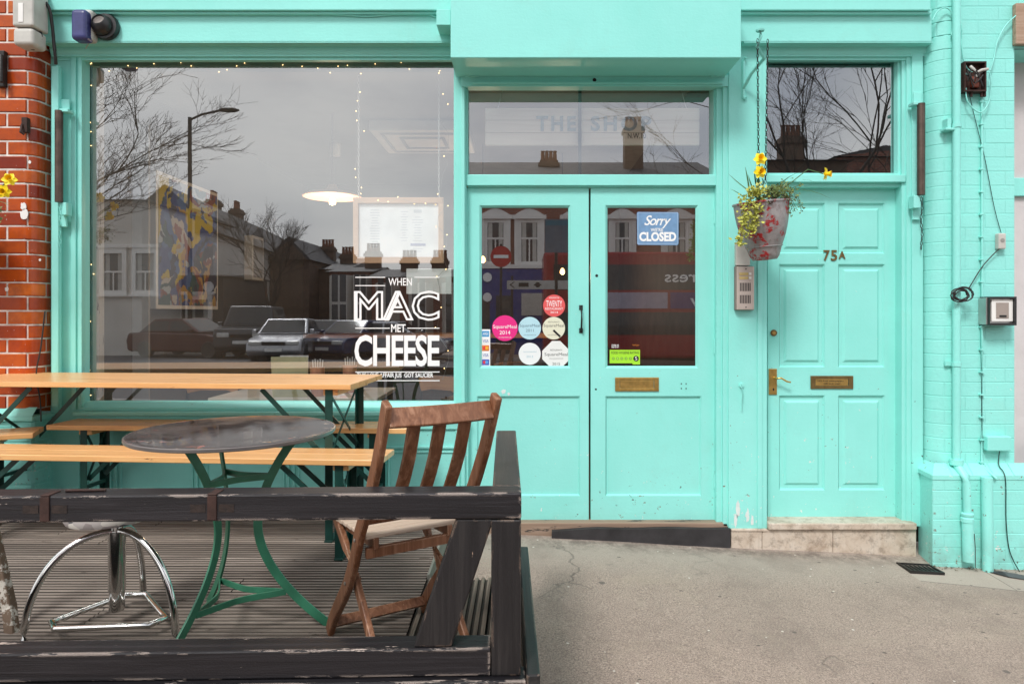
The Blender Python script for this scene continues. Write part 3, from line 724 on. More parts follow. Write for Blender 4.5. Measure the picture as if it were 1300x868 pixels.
def core(mb, path, s0, L, z0, z1, off=-.0045, n=40):
    pr = None
    for i in range(n+1):
        x, y, nx, ny = path(s0+(L-s0)*i/n); q = (mb.bm.verts.new((x+nx*off, y+ny*off, z0)), mb.bm.verts.new((x+nx*off, y+ny*off, z1)))
        if pr: mb.bm.faces.new((pr[0], q[0], q[1], pr[1])).smooth = True
        pr = q
def bull(xa, xb, Yf, r, side):
    """face from xa to xb at Yf with one bullnose corner (side -1 left, +1 right) returning to the wall"""
    q = PI/2*r
    def path(s):
        if side > 0:
            Lf = xb-r-xa
            if s < Lf: return xa+s, Yf, 0, -1
            if s < Lf+q: t = (s-Lf)/r; return xb-r+r*math.sin(t), Yf+r-r*math.cos(t), math.sin(t), -math.cos(t)
            return xb, Yf+r+(s-Lf-q), 1, 0
        ret = .16
        if s < ret: return xa, Yf+r+ret-s, -1, 0
        if s < ret+q: t = (s-ret)/r; return xa+r-r*math.cos(t), Yf+r-r*math.sin(t), -math.cos(t), -math.sin(t)
        return xa+r+(s-ret-q), Yf, 0, -1
    return path
RY = -.14
# left: red glazed brick pier on a teal plinth
rx1 = xt(64.5, 0); pa = bull(-4.4, rx1, RY, .07, 1); LA = (rx1-.07+4.4)+PI/2*.07+.16
LP = wthing('brick_pier', 'red glazed brick pier with rounded edge and white mortar at the left of the shopfront', 'wall', (-3.4, RY, .7))
mb = MB(); brick_skin(mb, pa, LA, 0, zt(520, RY), 5.2, off0=.03, seed=4, depth=.005); mb.build('brickwork', 'brick', LP, recalc=False, sharp=17)
mb = MB(); core(mb, pa, 0, LA, zt(520, RY), 5.2); mb.build('mortar', 'mortar', LP, recalc=False)
# plinth below (painted teal) with sloping cap
pb = bull(-4.4, xt(66, 0), -.16, .03, 1); LB = (xt(66,0)-.03+4.4)+PI/2*.03+.14
mb = MB(); brick_skin(mb, pb, LB, 0, -.1, zt(534, -.16), off0=.1, seed=9); core(mb, pb, 0, LB, -.1, zt(534,-.16)); pl = mb.build('plinth', 'tealbrick', LP, recalc=False, sharp=14)
mb = MB(); zq = zt(534,-.16); xq = xt(69,0)
mb.prism([(-4.4, zq), (xq, zq), (xq, zq+.028), (-4.4, zq+.028)], -.185, .05); mb.build('plinth_cap', 'teal', LP, .006)
mb = MB(); mb.quad([(-4.4,-.184,zq+.029),(xq-.002,-.184,zq+.029),(xq-.01,-.13,zq+.075),(-4.4,-.13,zq+.075)]); mb.build('plinth_slope', 'teal', LP, recalc=False)
for a, b, s in ((31, 272, 5), (30, 262, 3.5), (9, 367, 2.2), (38, 206, 1.6), (51, 330, 1.3)):
    c = PY(a, b, RY); pts = []
    for i in range(14):
        t = 2*PI*i/14; rr = s/210*(1+.4*noise.noise(Vector((i*.9, a, 0)))); pts.append((c.x+rr*math.cos(t), c.z+rr*1.3*math.sin(t)))
    mb = MB(); mb.prism(pts, RY-.003, RY); mb.build('paint_splash', 'white', LP)

# right: teal painted brick pier
TY = -.115
px0 = xt(1171, 0); px1 = xt(1288, TY)
BR_ = .115
pc = bull(px0, px1, TY, BR_, -1); LC = .16+PI/2*BR_+(px1-px0-BR_)
RP = wthing('brick_pier', 'turquoise painted brick pier with stepped base right of the house door', 'wall', (2.6, TY, -.1))
zp = zt(588, TY)-.02
mb = MB(); brick_skin(mb, pc, LC, .0, zp, zt(62, TY), off0=.06, depth=.0026, joint=.0035, eb=.0025, vj=.35, seed=3); core(mb, pc, 0, LC, zp, zt(62,TY), -.0018)
pd = bull(px0, 4.6, TY, BR_, -1); LD = .16+PI/2*BR_+(4.6-px0-BR_)
brick_skin(mb, pd, LD, .0, zt(62, TY), 5.2, off0=.1, depth=.0026, joint=.0035, eb=.0025, vj=.35, seed=5); core(mb, pd, 0, LD, zt(62,TY), 5.2, -.0018)
mb.build('brickwork', 'tealbrick', RP, recalc=False, sharp=14)
mb = MB(); mb.box(px1-.004, px1-.001, TY+.002, .3, zp, zt(62,TY)); mb.box(px1, 4.6, TY+.01, .3, zt(62,TY)-.004, zt(62,TY)-.001); mb.build('pier_return', 'teal', RP)
# base: front at QY, chamfered top
QY = -.20; qx0 = xt(1184, QY); qx1 = 4.6
zc = zt(604, QY)
def pq(s):
    ret = .20
    if s < ret:
        t = s/ret; x = xt(1166, 0)+(qx0-xt(1166,0))*t; return x, .0+QY*t, -.95, -.3
    return qx0+(s-ret), QY, 0, -1
mb = MB(); brick_skin(mb, pq, .20, 0, -.45, zc, off0=.1, depth=.0026, joint=.0035, eb=.0025, vj=.35, seed=8)
def pr_(s): return qx0+s, QY, 0, -1
brick_skin(mb, pr_, qx1-qx0, 0, -.45, zc, off0=.05, depth=.0026, joint=.0035, eb=.0025, vj=.35, seed=11)
core(mb, pr_, 0, qx1-qx0, -.45, zc, -.0018, 4)
mb.quad([(xt(1166,0),0,-.45),(qx0+.001,QY+.003,-.45),(qx0+.001,QY+.003,zc),(xt(1166,0),0,zc)])
mb.build('base', 'tealbrick', RP, recalc=False, sharp=14)
mb = MB(); c0 = (qx0, QY, zc); zt2 = zt(587.5, TY)
mb.quad([(qx0-.003,QY-.004,zc-.02),(qx1,QY-.004,zc-.02),(qx1,QY-.004,zc+.004),(qx0-.003,QY-.004,zc+.004)])
mb.quad([(qx0-.003,QY-.001,zc+.003),(qx1,QY-.001,zc+.003),(qx1,TY,zt2-.004),(qx0+.06,TY,zt2-.004)])
for i in range(9):
    a_ = qx0-.003+i*.118; b_ = a_+.113; sh = .063*(1-i/9)+.0
    if i == 0: mb.quad([(a_,QY-.004,zc+.004),(b_,QY-.004,zc+.004),(b_+.02,TY,zt2),(a_+.063,TY,zt2)])
    else: mb.quad([(a_,QY-.004,zc+.004),(b_,QY-.004,zc+.004),(b_+.02,TY,zt2),(a_+.02,TY,zt2)])
mb.quad([(xt(1163,0),0,zc-.02),(qx0-.003,QY-.004,zc-.02),(qx0-.003,QY-.004,zc+.004),(xt(1163,0),0,zc+.004)])
mb.quad([(xt(1163,0),0,zc+.004),(qx0-.003,QY-.004,zc+.004),(qx0+.06,TY,zt2),(px0,0,zt2)])
mb.build('base_chamfer', 'tealbrick', RP, recalc=False)
# neighbour's white boarded door beyond the pier
ND = wthing('boarded_door', 'off-white boarded door with a turquoise band at the right edge beyond the pier', 'door', (3.1, .05, -.2))
mb = MB()
for i in range(9): mb.box(px1+.0+i*.14, px1+.138+i*.14, .10, .14, -.3, zt(60,.1))
mb.build('board', plain('pinkish_white_boards', (.62,.56,.56), .6, 0, 40, .3, .1, 5), ND, .004)
mb = MB(); mb.box(px1+.01, px1+1.3, .075, .1, zt(249,.08), zt(226,.08)); mb.build('rail', 'teal', ND, .004)
mb = MB(); mb.box(px1+.0, px1+1.3, -.06, .1, zt(60,.1), zt(60,.1)+.06); mb.build('lintel', 'dark', ND)
mb = MB(); mb.box(xt(1290,-.15), 4.4, -.15, TY-.002, zt(56,-.15), zt(4,-.15)); mb.build('timber_lintel', mk_wood('stained_lintel', [(.22,.13,.08,1),(.40,.27,.19,1),(.55,.42,.33,1)], 0, .7, 40), ND, .004)

# ============================================================ THINGS FIXED TO THE FRONT
# drain pipe
PYd = -.20
def pipe_pt(px, py, Y): return PY(px, py, Y)
DP = wthing('drain_pipe', 'turquoise painted round drain pipe running down the right brick pier to a split shoe', 'pipe', PY(1222, 700, PYd))
mb = MB(); xa = xt(1218.5, PYd+.02)
mb.tube([(xa, TY-.035, 5.0), (xa, TY-.035, zt(585, TY-.03))], .0215, 16); mb.build('pipe', 'teal', DP)
mb = MB(); za = zt(585, TY-.03)
mb.tube([(xa, TY-.035, za), (xa+.002, TY-.045, za-.03), (xa+.004, QY-.026, za-.07), (xa+.006, QY-.03, za-.11), (xa+.008, QY-.032, zt(652, QY))], .0225, 16)
mb.lathe([(.026,0),(.036,0),(.036,-.03),(.030,-.036)], (xa, TY-.035, za+.012)); mb.build('bend', 'teal', DP)
mb = MB()
mb.lathe([(.024,0),(.032,-.004),(.032,-.018),(.027,-.024),(.033,-.030),(.033,-.052),(.027,-.058)], (xa+.008, QY-.034, zt(650, QY-.03)))
mb.tube([(xa+.008, QY-.034, zt(655, QY)), (xa+.016, QY-.04, zt(712, QY-.04))], .029, 16, .034); mb.build('shoe', 'teal', DP)
mb = MB(); mb.tube([(xa+.022, QY-.074, zt(672,QY)), (xa+.026, QY-.076, zt(690,QY)), (xa+.024, QY-.080, zt(714,QY))], .002, 5); mb.build('split', 'rust', DP)
for b in (160, 462):
    mb = MB(); c = PY(1218.5, b, TY-.03); mb.box(xa-.05, xa+.035, TY-.012, TY, c.z-.012, c.z+.012); mb.lathe([(.022,-.012),(.026,-.012),(.026,.012),(.022,.012)], (xa, TY-.035, c.z)); mb.build('clip', 'teal', DP)
DP2 = wthing('drain_pipe', 'short fat turquoise pipe stump rising beside the split shoe on the pier base', 'pipe', PY(1252, 715, QY))
mb = MB(); xb = xt(1253, QY-.03); mb.tube([(xb, QY-.036, zt(724,QY)), (xb, QY-.030, zt(604,QY))], .029, 16); mb.build('pipe', 'teal', DP2)
# thin conduit with clips
CO = wthing('conduit', 'thin turquoise conduit with clips between rusty box and pier base', 'conduit', PY(1247, 600, TY))
mb = MB(); xc = xt(1246.5, TY-.01); mb.tube([(xc, TY-.010, zt(112,TY)), (xc+.002, TY-.010, zt(300,TY)), (xc-.001, TY-.010, zt(430,TY)), (xc+.001, TY-.010, zt(590,TY)), (xc+.006, QY-.006, zt(602,QY)), (xc+.018, QY-.02, zt(606,QY))], .007, 8)
mb.build('tube', 'teal', CO)
for i in range(17):
    mb = MB(); z = zt(130+i*28.5, TY); mb.box(xc-.014, xc+.011, TY-.019, TY, z-.004, z+.004); mb.build('clip', 'teal', CO)
def cable(label, pts, r=.004, mat='teal', name='cable', grp=None):
    mb = MB(); P_ = [Vector(p) for p in pts]; out = []
    for i in range(len(P_)-1):                    # Catmull-Rom
        p0, p1, p2, p3 = P_[max(i-1,0)], P_[i], P_[i+1], P_[min(i+2,len(P_)-1)]
        for k in range(6):
            t = k/6; out.append(.5*((2*p1)+(p2-p0)*t+(2*p0-5*p1+4*p2-p3)*t*t+(3*p1-p0-3*p2+p3)*t**3))
    out.append(P_[-1]); mb.tube(out, r, 6); o = mb.build(name, mat)
    return tag(o, label, 'cable', grp)
cy = lambda a, b, Y=-.105: PY(a, b, Y)
cable('turquoise cable sagging along the fascia above the big window', [cy(64,2,-.12), cy(70,15,-.12)]+[cy(x, y, -.108) for x, y in ((90,15),(115,15.5),(150,17),(195,16),(270,16.2),(345,17.5),(420,19),(470,21),(515,17),(535,16.5),(553,22))], .0045)
cable('turquoise cable along the fascia above the house door', [cy(x, y, -.108) for x, y in ((942,14),(980,13),(1035,12),(1080,13.5),(1120,14),(1155,13),(1168,6),(1170,-2))], .0045)
cable('black cable twisting down from the grey lamp box on red brick', [cy(50,-6,-.17), cy(62,10,-.17), cy(66,30,-.16), cy(68,50,-.15), cy(70,70,-.15), cy(71,82,-.13)], .009, 'rubber')
cable('black cable looping under the grey lamp box', [cy(58,-2,-.17), cy(48,8,-.18), cy(50,30,-.19), cy(52,50,-.2), cy(44,62,-.2), cy(34,60,-.2)], .008, 'rubber')
cable('thin black cable hanging down the red brick behind the pine table', [cy(57,395,-.145), cy(52,440,-.15), cy(46,475,-.15), cy(51,508,-.15), cy(52,535,-.17)], .004, 'rubber')
mb = MB(); mb.pbox(65, 84, 74, 516, -.06, -.03); tag(mb.build('cable_trunking', 'teal', None, .003), 'narrow turquoise cable trunking on the left edge of the shopfront', 'trunking')
Tn = TY-.012
for k, (lab, pts) in enumerate((
    ('thick turquoise cable bundle at the top of the right pier', [(1210,-6),(1212,15),(1210,30),(1213,45),(1212,62),(1216,80),(1222,92),(1232,96)]),
    ('turquoise cable curling left over the fascia end', [(1184,26),(1190,15),(1200,10),(1208,16),(1210,30),(1208,45)]),
    ('thin cable dropping past the bundle to the rusty box', [(1218,-5),(1219,20),(1221,38),(1221,60),(1226,84),(1234,92)]),
    ('turquoise cable arcing in from the right edge to the rusty box', [(1302,12),(1290,20),(1276,34),(1266,54),(1262,74),(1257,90)]),
    ('cable loop hanging under the rusty box', [(1226,112),(1228,128),(1238,140),(1247,142),(1256,128),(1258,105),(1256,92)]))):
    cable(lab, [PY(a, b, Tn-.006*k) for a, b in pts], .0055 if k == 0 else .004, 'teal')
cable('thin dark wire slanting from rusty box to white switch', [PY(1230,118,Tn), PY(1240,160,Tn), PY(1250,200,Tn), PY(1262,262,Tn), PY(1271,296,Tn)], .002, 'greenmetal')
cable('black lead from the coil up to the small white switch', [PY(1230,366,Tn-.01), PY(1246,340,Tn-.01), PY(1262,322,Tn-.01), PY(1273,312,Tn-.02)], .003, 'rubber')
cable('thin dark drip line running down the pier base from the junction box', [PY(1269,572,Tn), PY(1268,590,Tn-.02), (xt(1276,QY-.01), QY-.012, zt(606,QY)), (xt(1277,QY-.01), QY-.012, zt(660,QY)), (xt(1282,QY-.01), QY-.012, zt(700,QY)), (xt(1296,QY-.02), QY-.03, zt(728,QY))], .003, 'greenmetal')
# rusty meter box
MBX = wthing('meter_box', 'open rusty electrical box with loose wires high on the turquoise pier', 'electrical box', PY(1238, 118, TY))
r = rect(1224.5, 78, 1252.5, 116, TY-.05)
mb = MB(); mb.plate(r, [inset(r, .008)], TY-.05, .05); mb.build('case', 'rust', MBX)
mb = MB(); mb.box(r[0]+.004, r[1]-.004, TY-.012, TY-.001, r[2]+.002, r[3]-.004); mb.build('back_panel', plain('rust_plate', (.07,.03,.022), .8, 0, 60, .6, .5, 25), MBX)
mb = MB(); c = PY(1238, 104, TY-.03); mb.box(c.x-.022, c.x+.02, TY-.04, TY-.012, c.z-.035, c.z+.03); mb.build('fuse', plain('red_brown_fuse', (.22,.05,.025), .5, 0, 50, .3, .4, 20), MBX, .006)
mb = MB(); c = PY(1232, 90, TY-.03); mb.tube([(c.x-.01, TY-.045, c.z+.02),(c.x, TY-.055, c.z),(c.x+.02, TY-.05, c.z-.02),(c.x+.05, TY-.055, c.z-.005),(c.x+.09, TY-.045, c.z+.004)], .009, 7); mb.tube([(c.x+.02, TY-.05, c.z-.02),(c.x+.024, TY-.055, c.z-.045)], .007, 7); mb.build('white_wire', 'offwhite', MBX)
mb = MB()
for k in range(5):
    rnd = random.Random(k); q = [PY(1226+rnd.uniform(0, 6), 92+rnd.uniform(-6, 6), TY-.05)]
    for j in range(4): q.append(PY(1230+j*6+rnd.uniform(-3, 3), 100+rnd.uniform(-12, 14), TY-.045-rnd.uniform(0, .03)))
    mb.tube(q, .0035, 6)
mb.build('black_wire', 'rubber', MBX)
for a in (1227, 1233, 1246, 1250): mb = MB(); c = PY(a, 117, TY-.03); mb.cyl((c.x, TY-.03, c.z+.01), (c.x, TY-.03, c.z-.028), .008, 8); mb.build('gland', 'rust', MBX)
# coil of cable
mb = MB(); c = PY(1221.5, 375, TY-.08); rnd = random.Random(3)
for k in range(7):
    q = []; rr = rnd.uniform(.030, .052); cx = c.x+rnd.uniform(-.012,.012); cz = c.z+rnd.uniform(-.01,.01)
    for i in range(25):
        t = 2*PI*i/24; q.append((cx+rr*1.12*math.cos(t), TY-.070-.004*k*0-rnd.uniform(0,.012), cz+rr*.85*math.sin(t)))
    mb.tube(q, .0035, 6)
tag(mb.build('cable_coil', 'rubber'), 'black coil of spare cable hung on the drain pipe', 'cable coil')
# small white switch, intercom box, junction box
mb = MB(); mb.pbox(1268, 296, 1277.5, 316, TY-.035, TY); sw = mb.build('wall_switch', 'offwhite', None, .006); tag(sw, 'small white oval switch at the end of the black lead', 'switch')
mb = MB(); c = PY(1273, 305, TY-.037); disc(mb, c.x, c.z, TY-.037, .012, 14, .003); mb.build('switch_dot', 'greyplastic', sw)
EP = wthing('entry_panel', 'steel entry panel under a black hood on the right of the pier', 'entry panel', PY(1271, 412, TY))
mb = MB(); mb.pbox(1252, 378, 1286, 412, TY-.07, TY); mb.build('box', 'steel', EP, .003)
mb = MB(); r = rect(1256, 376.5, 1290, 413, TY-.085); mb.plate(r, [(r[0]+.001, r[1]-.012, r[2]+.014, r[3]-.012)], TY-.09, .085); mb.build('hood', 'blackplastic', EP, .002)
mb = MB(); mb.pbox(1259, 380, 1286, 408, TY-.078, TY-.069); mb.build('face_plate', 'white', EP, .002)
mb = MB(); mb.pbox(1265, 384, 1281, 404, TY-.082, TY-.0775); mb.build('keypad', plain('keypad_grey', (.32,.27,.24), .4), EP, .002)
mb = MB(); mb.pbox(1269, 400, 1278, 402.5, TY-.0835, TY-.0815); mb.build('slot', 'dark', EP)
mb = MB(); mb.pbox(1254, 554, 1284.5, 572.5, TY-.05, TY-.004); tag(mb.build('junction_box', 'teal', None, .006), 'turquoise painted junction box low on the right pier', 'box')
mb = MB(); mb.pbox(1203, 150, 1208, 163, TY-.04, TY+.01); mb.pbox(1201, 162, 1213, 165, TY-.05, TY+.01); tag(mb.build('pipe_bracket', 'teal', None, .003), 'small disused turquoise bracket on the rounded pier edge', 'bracket')
# lamp box on red brick
LB_ = wthing('flood_lamp', 'grubby grey lamp housing at the top of the red brick pier', 'lamp', PY(28, 58, RY))
mb = MB(); mb.pbox(15, -22, 42, 33, RY-.14, RY-.01); mb.build('housing', 'offwhite', LB_, .012, 3)
mb = MB(); mb.pbox(15.4, 35, 41.6, 57, RY-.135, RY-.015); mb.build('cover', 'greyplastic' if False else 'offwhite', LB_, .02, 4)
mb = MB(); mb.pbox(23, 4, 29, 28, RY-.143, RY-.139); mb.build('label', 'white', LB_)
mb = MB(); mb.pbox(-6, 64, 5, 110, RY-.03, RY); mb.tube([PY(2,70,RY-.03), PY(2,105,RY-.05)], .012, 8); tag(mb.build('wall_bracket', 'iron', None, .006), 'black iron strap on red brick at the left edge', 'bracket')
mb = MB(); mb.pbox(27, 149, 34, 168, RY-.03, RY); mb.tube([PY(28,158,RY-.03), PY(26,168,RY-.06), PY(31,171,RY-.05)], .007, 7); tag(mb.build('wall_hook', 'rust', None, .004), 'rusty hook in the middle of the red brick pier', 'hook')
# alarm box and camera
AB = wthing('alarm_box', 'navy and white alarm box on the fascia at top left', 'alarm', PY(102, 50, -.1))
mb = MB(); mb.pbox(92, 11, 116, 51, -.175, -.10); mb.build('back_box', 'offwhite', AB, .022, 4)
mb = MB(); mb.pbox(88.5, 10.5, 109, 50, -.215, -.13); mb.build('cover', 'navy', AB, .025, 4)
mb = MB(); c = PY(103, 50, -.17); disc(mb, c.x, c.z, -.2, .01, 14, .03); mb.build('lens', plain('amber_lens', (.6,.3,.08), .3), AB)
CC = wthing('security_camera', 'black dome security camera beside the navy alarm box', 'camera', PY(130, 48, -.1))
c = PY(130, 33, -.14); T = Matrix.Rotation(math.radians(90), 4, 'X') @ Matrix.Rotation(math.radians(-18), 4, 'Y')
mb = MB(); mb.lathe([(.0,0),(.074,0),(.078,.012),(.072,.035),(.0,.037)], (c.x+.006, -.101, c.z+.002), 28, Matrix.Rotation(math.radians(90), 4, 'X')); mb.build('base', 'blackplastic', CC)
T2 = Matrix.Rotation(math.radians(66), 4, 'X') @ Matrix.Rotation(math.radians(22), 4, 'Z')
mb = MB(); mb.lathe([(.062,0),(.062,.02),(.056,.042),(.040,.058),(.034,.062),(.032,.052),(.0,.05)], (c.x-.004, -.12, c.z), 28, T2); mb.build('dome', 'blackplastic', CC)
mb = MB(); mb.lathe([(.03,.055),(.014,.056),(.012,.05),(.0,.049)], (c.x-.004, -.12, c.z), 20, T2); mb.build('lens', plain('lens_ring', (.12,.10,.09), .25, .3), CC)
cable('thin grey lead hanging under the black dome camera', [PY(121,44,-.12), PY(114,53,-.1), PY(109,62,-.05)], .003, 'offwhite')
# awning bars
def awning_bar(px, label, sx=1):
    t = wthing('awning_bar', label, 'bar', PY(px, 258, -.05), 'old steel awning bars beside the openings')
    xq = xt(px, -.05)
    mb = MB(); mb.tube([(xq, -.085, zt(141 if sx > 0 else 132, -.08)), (xq, -.085, zt(257 if sx > 0 else 248, -.08))], .022, 10); mb.build('rod', 'rustbar', t)
    o = 0 if sx > 0 else -9
    mb = MB(); mb.pbox(px-5, 126+o, px+8 if sx > 0 else px+5, 139+o, -.04, -.03); mb.pbox(px-5, 138+o, px+6, 142+o, -.09, -.03); mb.build('bracket', 'teal', t, .003)
    mb = MB(); mb.pbox(px-5, 257+o, px+4, 273+o, -.085, -.03); mb.pbox(px-6, 272+o, px+4, 288+o, -.045, -.03); mb.build('bracket', 'teal', t, .003)
    mb = MB(); rnd = random.Random(px)
    for k in range(12):
        c = PY(px-2+sx*-2+(5 if sx < 0 else 0)+math.sin(k)*.7, 262+o+k*5.6, -.09 if k < 4 else -.05); T = Matrix.Rotation(PI/2 if k % 2 else .3, 4, 'Z')
        q = [(c.x+.006*math.cos(a)*math.cos(1.5*(k%2)), c.y+.006*math.cos(a)*math.sin(1.5*(k%2)), c.z+.013*math.sin(a)) for a in [2*PI*i/8 for i in range(9)]]
        mb.tube(q, .0022, 5)
    mb.build('chain', 'teal' if sx > 0 else 'iron', t)
awning_bar(80, 'old brown awning bar with a teal chain on the left pilaster', 1)
awning_bar(1165, 'old brown awning bar with a dark chain right of the house door', -1)
# intercom
IC = wthing('intercom', 'silver door intercom with two buttons and grilles beside the house door', 'intercom', PY(946, 393, -.06))
mb = MB(); mb.pbox(933.5, 338, 957.5, 393.5, -.065, -.035); mb.build('box', plain('intercom_side', (.25,.2,.18), .5, .3), IC, .004)
mb = MB(); mb.pbox(935.5, 338.5, 957.5, 393, -.075, -.0655); ip = mb.build('face_plate', plain('satin_beige_steel', (.55,.47,.42), .4, .4), IC, .003)
mb = MB()
for j, y in ((0, 359), (1, 374.5)):
    for i in range(7): mb.pbox(939.5+i*2.05, y, 940.5+i*2.05, y+10.5, -.0765, -.0745)
mb.build('grille', 'dark', ip)
mb = MB()
for y in (346, 351): mb.pbox(938.5, y, 950, y+3.4, -.0775, -.0745)
mb.build('name_strip', plain('yellowed_strip', (.5,.38,.16), .4), ip)
for y in (346, 351.2):
    mb = MB(); mb.pbox(951, y, 954, y+3.0, -.079, -.0745); mb.build('button', 'white', ip)
for a, b in ((947, 341.5), (947, 390)): mb = MB(); c = PY(a, b, -.075); disc(mb, c.x, c.z, -.077, .004, 8, .002); mb.build('screw', 'dark', ip)
mb = MB(); mb.pbox(934.5, 307, 952.5, 337.2, -.07, -.035); tag(mb.build('wall_box', 'offwhite', None, .004), 'off-white box partly behind the hanging bucket, above the intercom', 'box')
mb = MB(); c = PY(941, 489, -.035); disc(mb, c.x, c.z, -.045, .014, 12, .012); mb.tube([(c.x, -.05, c.z), (c.x-.012, -.06, c.z+.004), (c.x+.004, -.055, c.z-.03), (c.x, -.045, c.z-.15)], .003, 6); tag(mb.build('bell_pull', 'teal', None), 'small painted-over knob with a hanging cord on the wide post', 'knob')
scm = plain('bare_primer', (.66,.72,.70), .7, 0, 0, 0, .08, 40)
for k, (a, b, s) in enumerate(((937, 646, 5), (934, 660, 4), (949, 655, 4.2), (955, 660, 3.2), (659-20, 497, 5), (646, 500, 3))):
    Yk = -.0365 if a > 900 else DY-.0012
    c = PY(a, b, Yk); pts = []
    for i in range(16):
        t = 2*PI*i/16; rr = s/210*(1+.7*noise.noise(Vector((i*1.3, a*.7, b)))); pts.append((c.x+rr*.55*math.cos(t), c.z+rr*(2.0 if a > 900 else .6)*math.sin(t)))
    mb = MB(); mb.prism(pts, Yk, Yk+.001); part('paint_scuff', mb, scm, SB, 0)
# drain cover, street litter by the pier
gc = PY(1155, 706, -.30)
mb = MB(); z = pz(2.38,-.3)
T = Matrix.Translation((PY(1158,704,-.15).x, -.26, pz(2.35,-.26)+.004)) @ Matrix.Rotation(-.05, 4, 'X') @ Matrix.Rotation(.06, 4, 'Y')
r = (-.10,.07); 
mb.box(-.11,-.10,-.07,.08,-.03,.012,T); mb.box(.07,.08,-.07,.08,-.03,.012,T); mb.box(-.10,.07,-.07,-.06,-.03,.012,T); mb.box(-.10,.07,.07,.08,-.03,.012,T)
for i in range(7): mb.box(-.098+i*.024, -.086+i*.024, -.06, .07, -.02, .008, T)
tag(mb.build('drain_grate', 'iron'), 'small black iron drain grate at the foot of the pier by the doorstep', 'drain')
mb = MB(); z = pz(2.75,-.33); v = [PY(1243,716,-.25), PY(1255,716,-.25), PY(1274,728,-.25), PY(1268,733,-.25), PY(1252,722,-.25)]
pts = [(2.62,-.25),(2.72,-.24),(2.82,-.30),(2.80,-.37),(2.70,-.33)]
mb.bm.faces.new([mb.bm.verts.new((x, y, pz(x,y)+.006)) for x, y in pts]); r = bmesh.ops.solidify(mb.bm, geom=list(mb.bm.faces), thickness=-.01)
tag(mb.build('slate_shard', plain('dark_slate', (.09,.085,.09), .6, 0, 40, .4, .2, 20)), 'broken dark slate lying at the foot of the turquoise pier', 'slate')
mb = MB(); rnd = random.Random(6)
for k in range(90):
    x = 2.35+rnd.random()*.75; y = QY-.005-abs(rnd.gauss(0,.028)); s = rnd.uniform(.003,.012); z = pz(x,y)+.004; a = rnd.random()*PI
    mb.quad([(x-s*math.cos(a), y-s*math.sin(a), z), (x+s*.4*math.sin(a), y-s*.4*math.cos(a), z+rnd.random()*.008), (x+s*math.cos(a), y+s*math.sin(a), z+rnd.random()*.006), (x-s*.4*math.sin(a), y+s*.4*math.cos(a), z+.002)])
tag(mb.build('leaf_litter', plain('dry_litter', (.12,.09,.06), .9, 0, 0, 0, .5, 60), recalc=False), kind='stuff')
# ============================================================ HANGING BUCKETS
def leafquad(mb, c, d, n, L, W):
    d = d.normalized(); a = d.cross(n)
    if a.length < .01: a = d.cross(Vector((1,0,0)))
    a.normalize(); m = d.cross(a)
    v = [c, c+d*L*.45+a*W/2+m*W*.12, c+d*L, c+d*L*.45-a*W/2+m*W*.12]
    mb.quad(v, True)
def daffodil(parent, c, face):
    """flower at c facing the given direction"""
    f = Vector(face).normalized(); q = f.to_track_quat('Z', 'Y').to_matrix().to_4x4(); T = Matrix.Translation(c) @ q
    mb = MB()
    for k in range(6):
        a = k*PI/3+(.1 if k % 2 else 0); n = 5; L = .039; rows = []
        for i in range(n+1):
            t = i/n; w = .0155*math.sin(PI*min(1, t*.86+.14))**.8*(1 if i < n else .05); z = -.004+.006*math.sin(t*2.2)-(.004*t*t)
            row = [mb.bm.verts.new(T @ Vector((math.cos(a)*t*L-math.sin(a)*u*w, math.sin(a)*t*L+math.cos(a)*u*w, z+abs(u)*.003+(.0015 if k % 2 else 0)))) for u in (-1, 0, 1)]
            rows.append(row)
        for A, B in zip(rows, rows[1:]):
            for j in range(2): mb.bm.faces.new((A[j], B[j], B[j+1], A[j+1])).smooth = True
    fl = mb.build('flower', M['petal'], parent, recalc=False)
    mb = MB(); rings = []
    for r, z in ((.005, -.006), (.0095, .002), (.0105, .014), (.0125, .025), (.0165, .032)):
        rings.append([mb.bm.verts.new(T @ Vector((r*(1+(.14 if z > .019 and i % 2 else 0))*math.cos(2*PI*i/16), r*(1+(.14 if z > .019 and i % 2 else 0))*math.sin(2*PI*i/16), z))) for i in range(16)])
    for A, B in zip(rings, rings[1:]):
        for i in range(16): mb.bm.faces.new((A[i], A[(i+1)%16], B[(i+1)%16], B[i])).smooth = True
    mb.build('trumpet', M['trumpet'], fl, recalc=False)
M['petal'] = plain('daffodil_yellow', (.95, .78, .02), .5, 0, 0, 0, .08, 30)
M['trumpet'] = plain('daffodil_orange', (.92, .60, .01), .5, 0, 0, 0, .08, 30)
M['leafgreen'] = plain('daffodil_leaf', (.07, .16, .045), .45, 0, 0, 0, .3, 8)
M['ivyyellow'] = plain('variegated_leaf', (.42, .43, .07), .5, 0, 0, 0, .45, 60)
M['ivygreen'] = plain('small_green_leaf', (.14, .19, .05), .55, 0, 0, 0, .5, 60)
M['twigs'] = plain('brown_stem', (.10, .06, .035), .7)
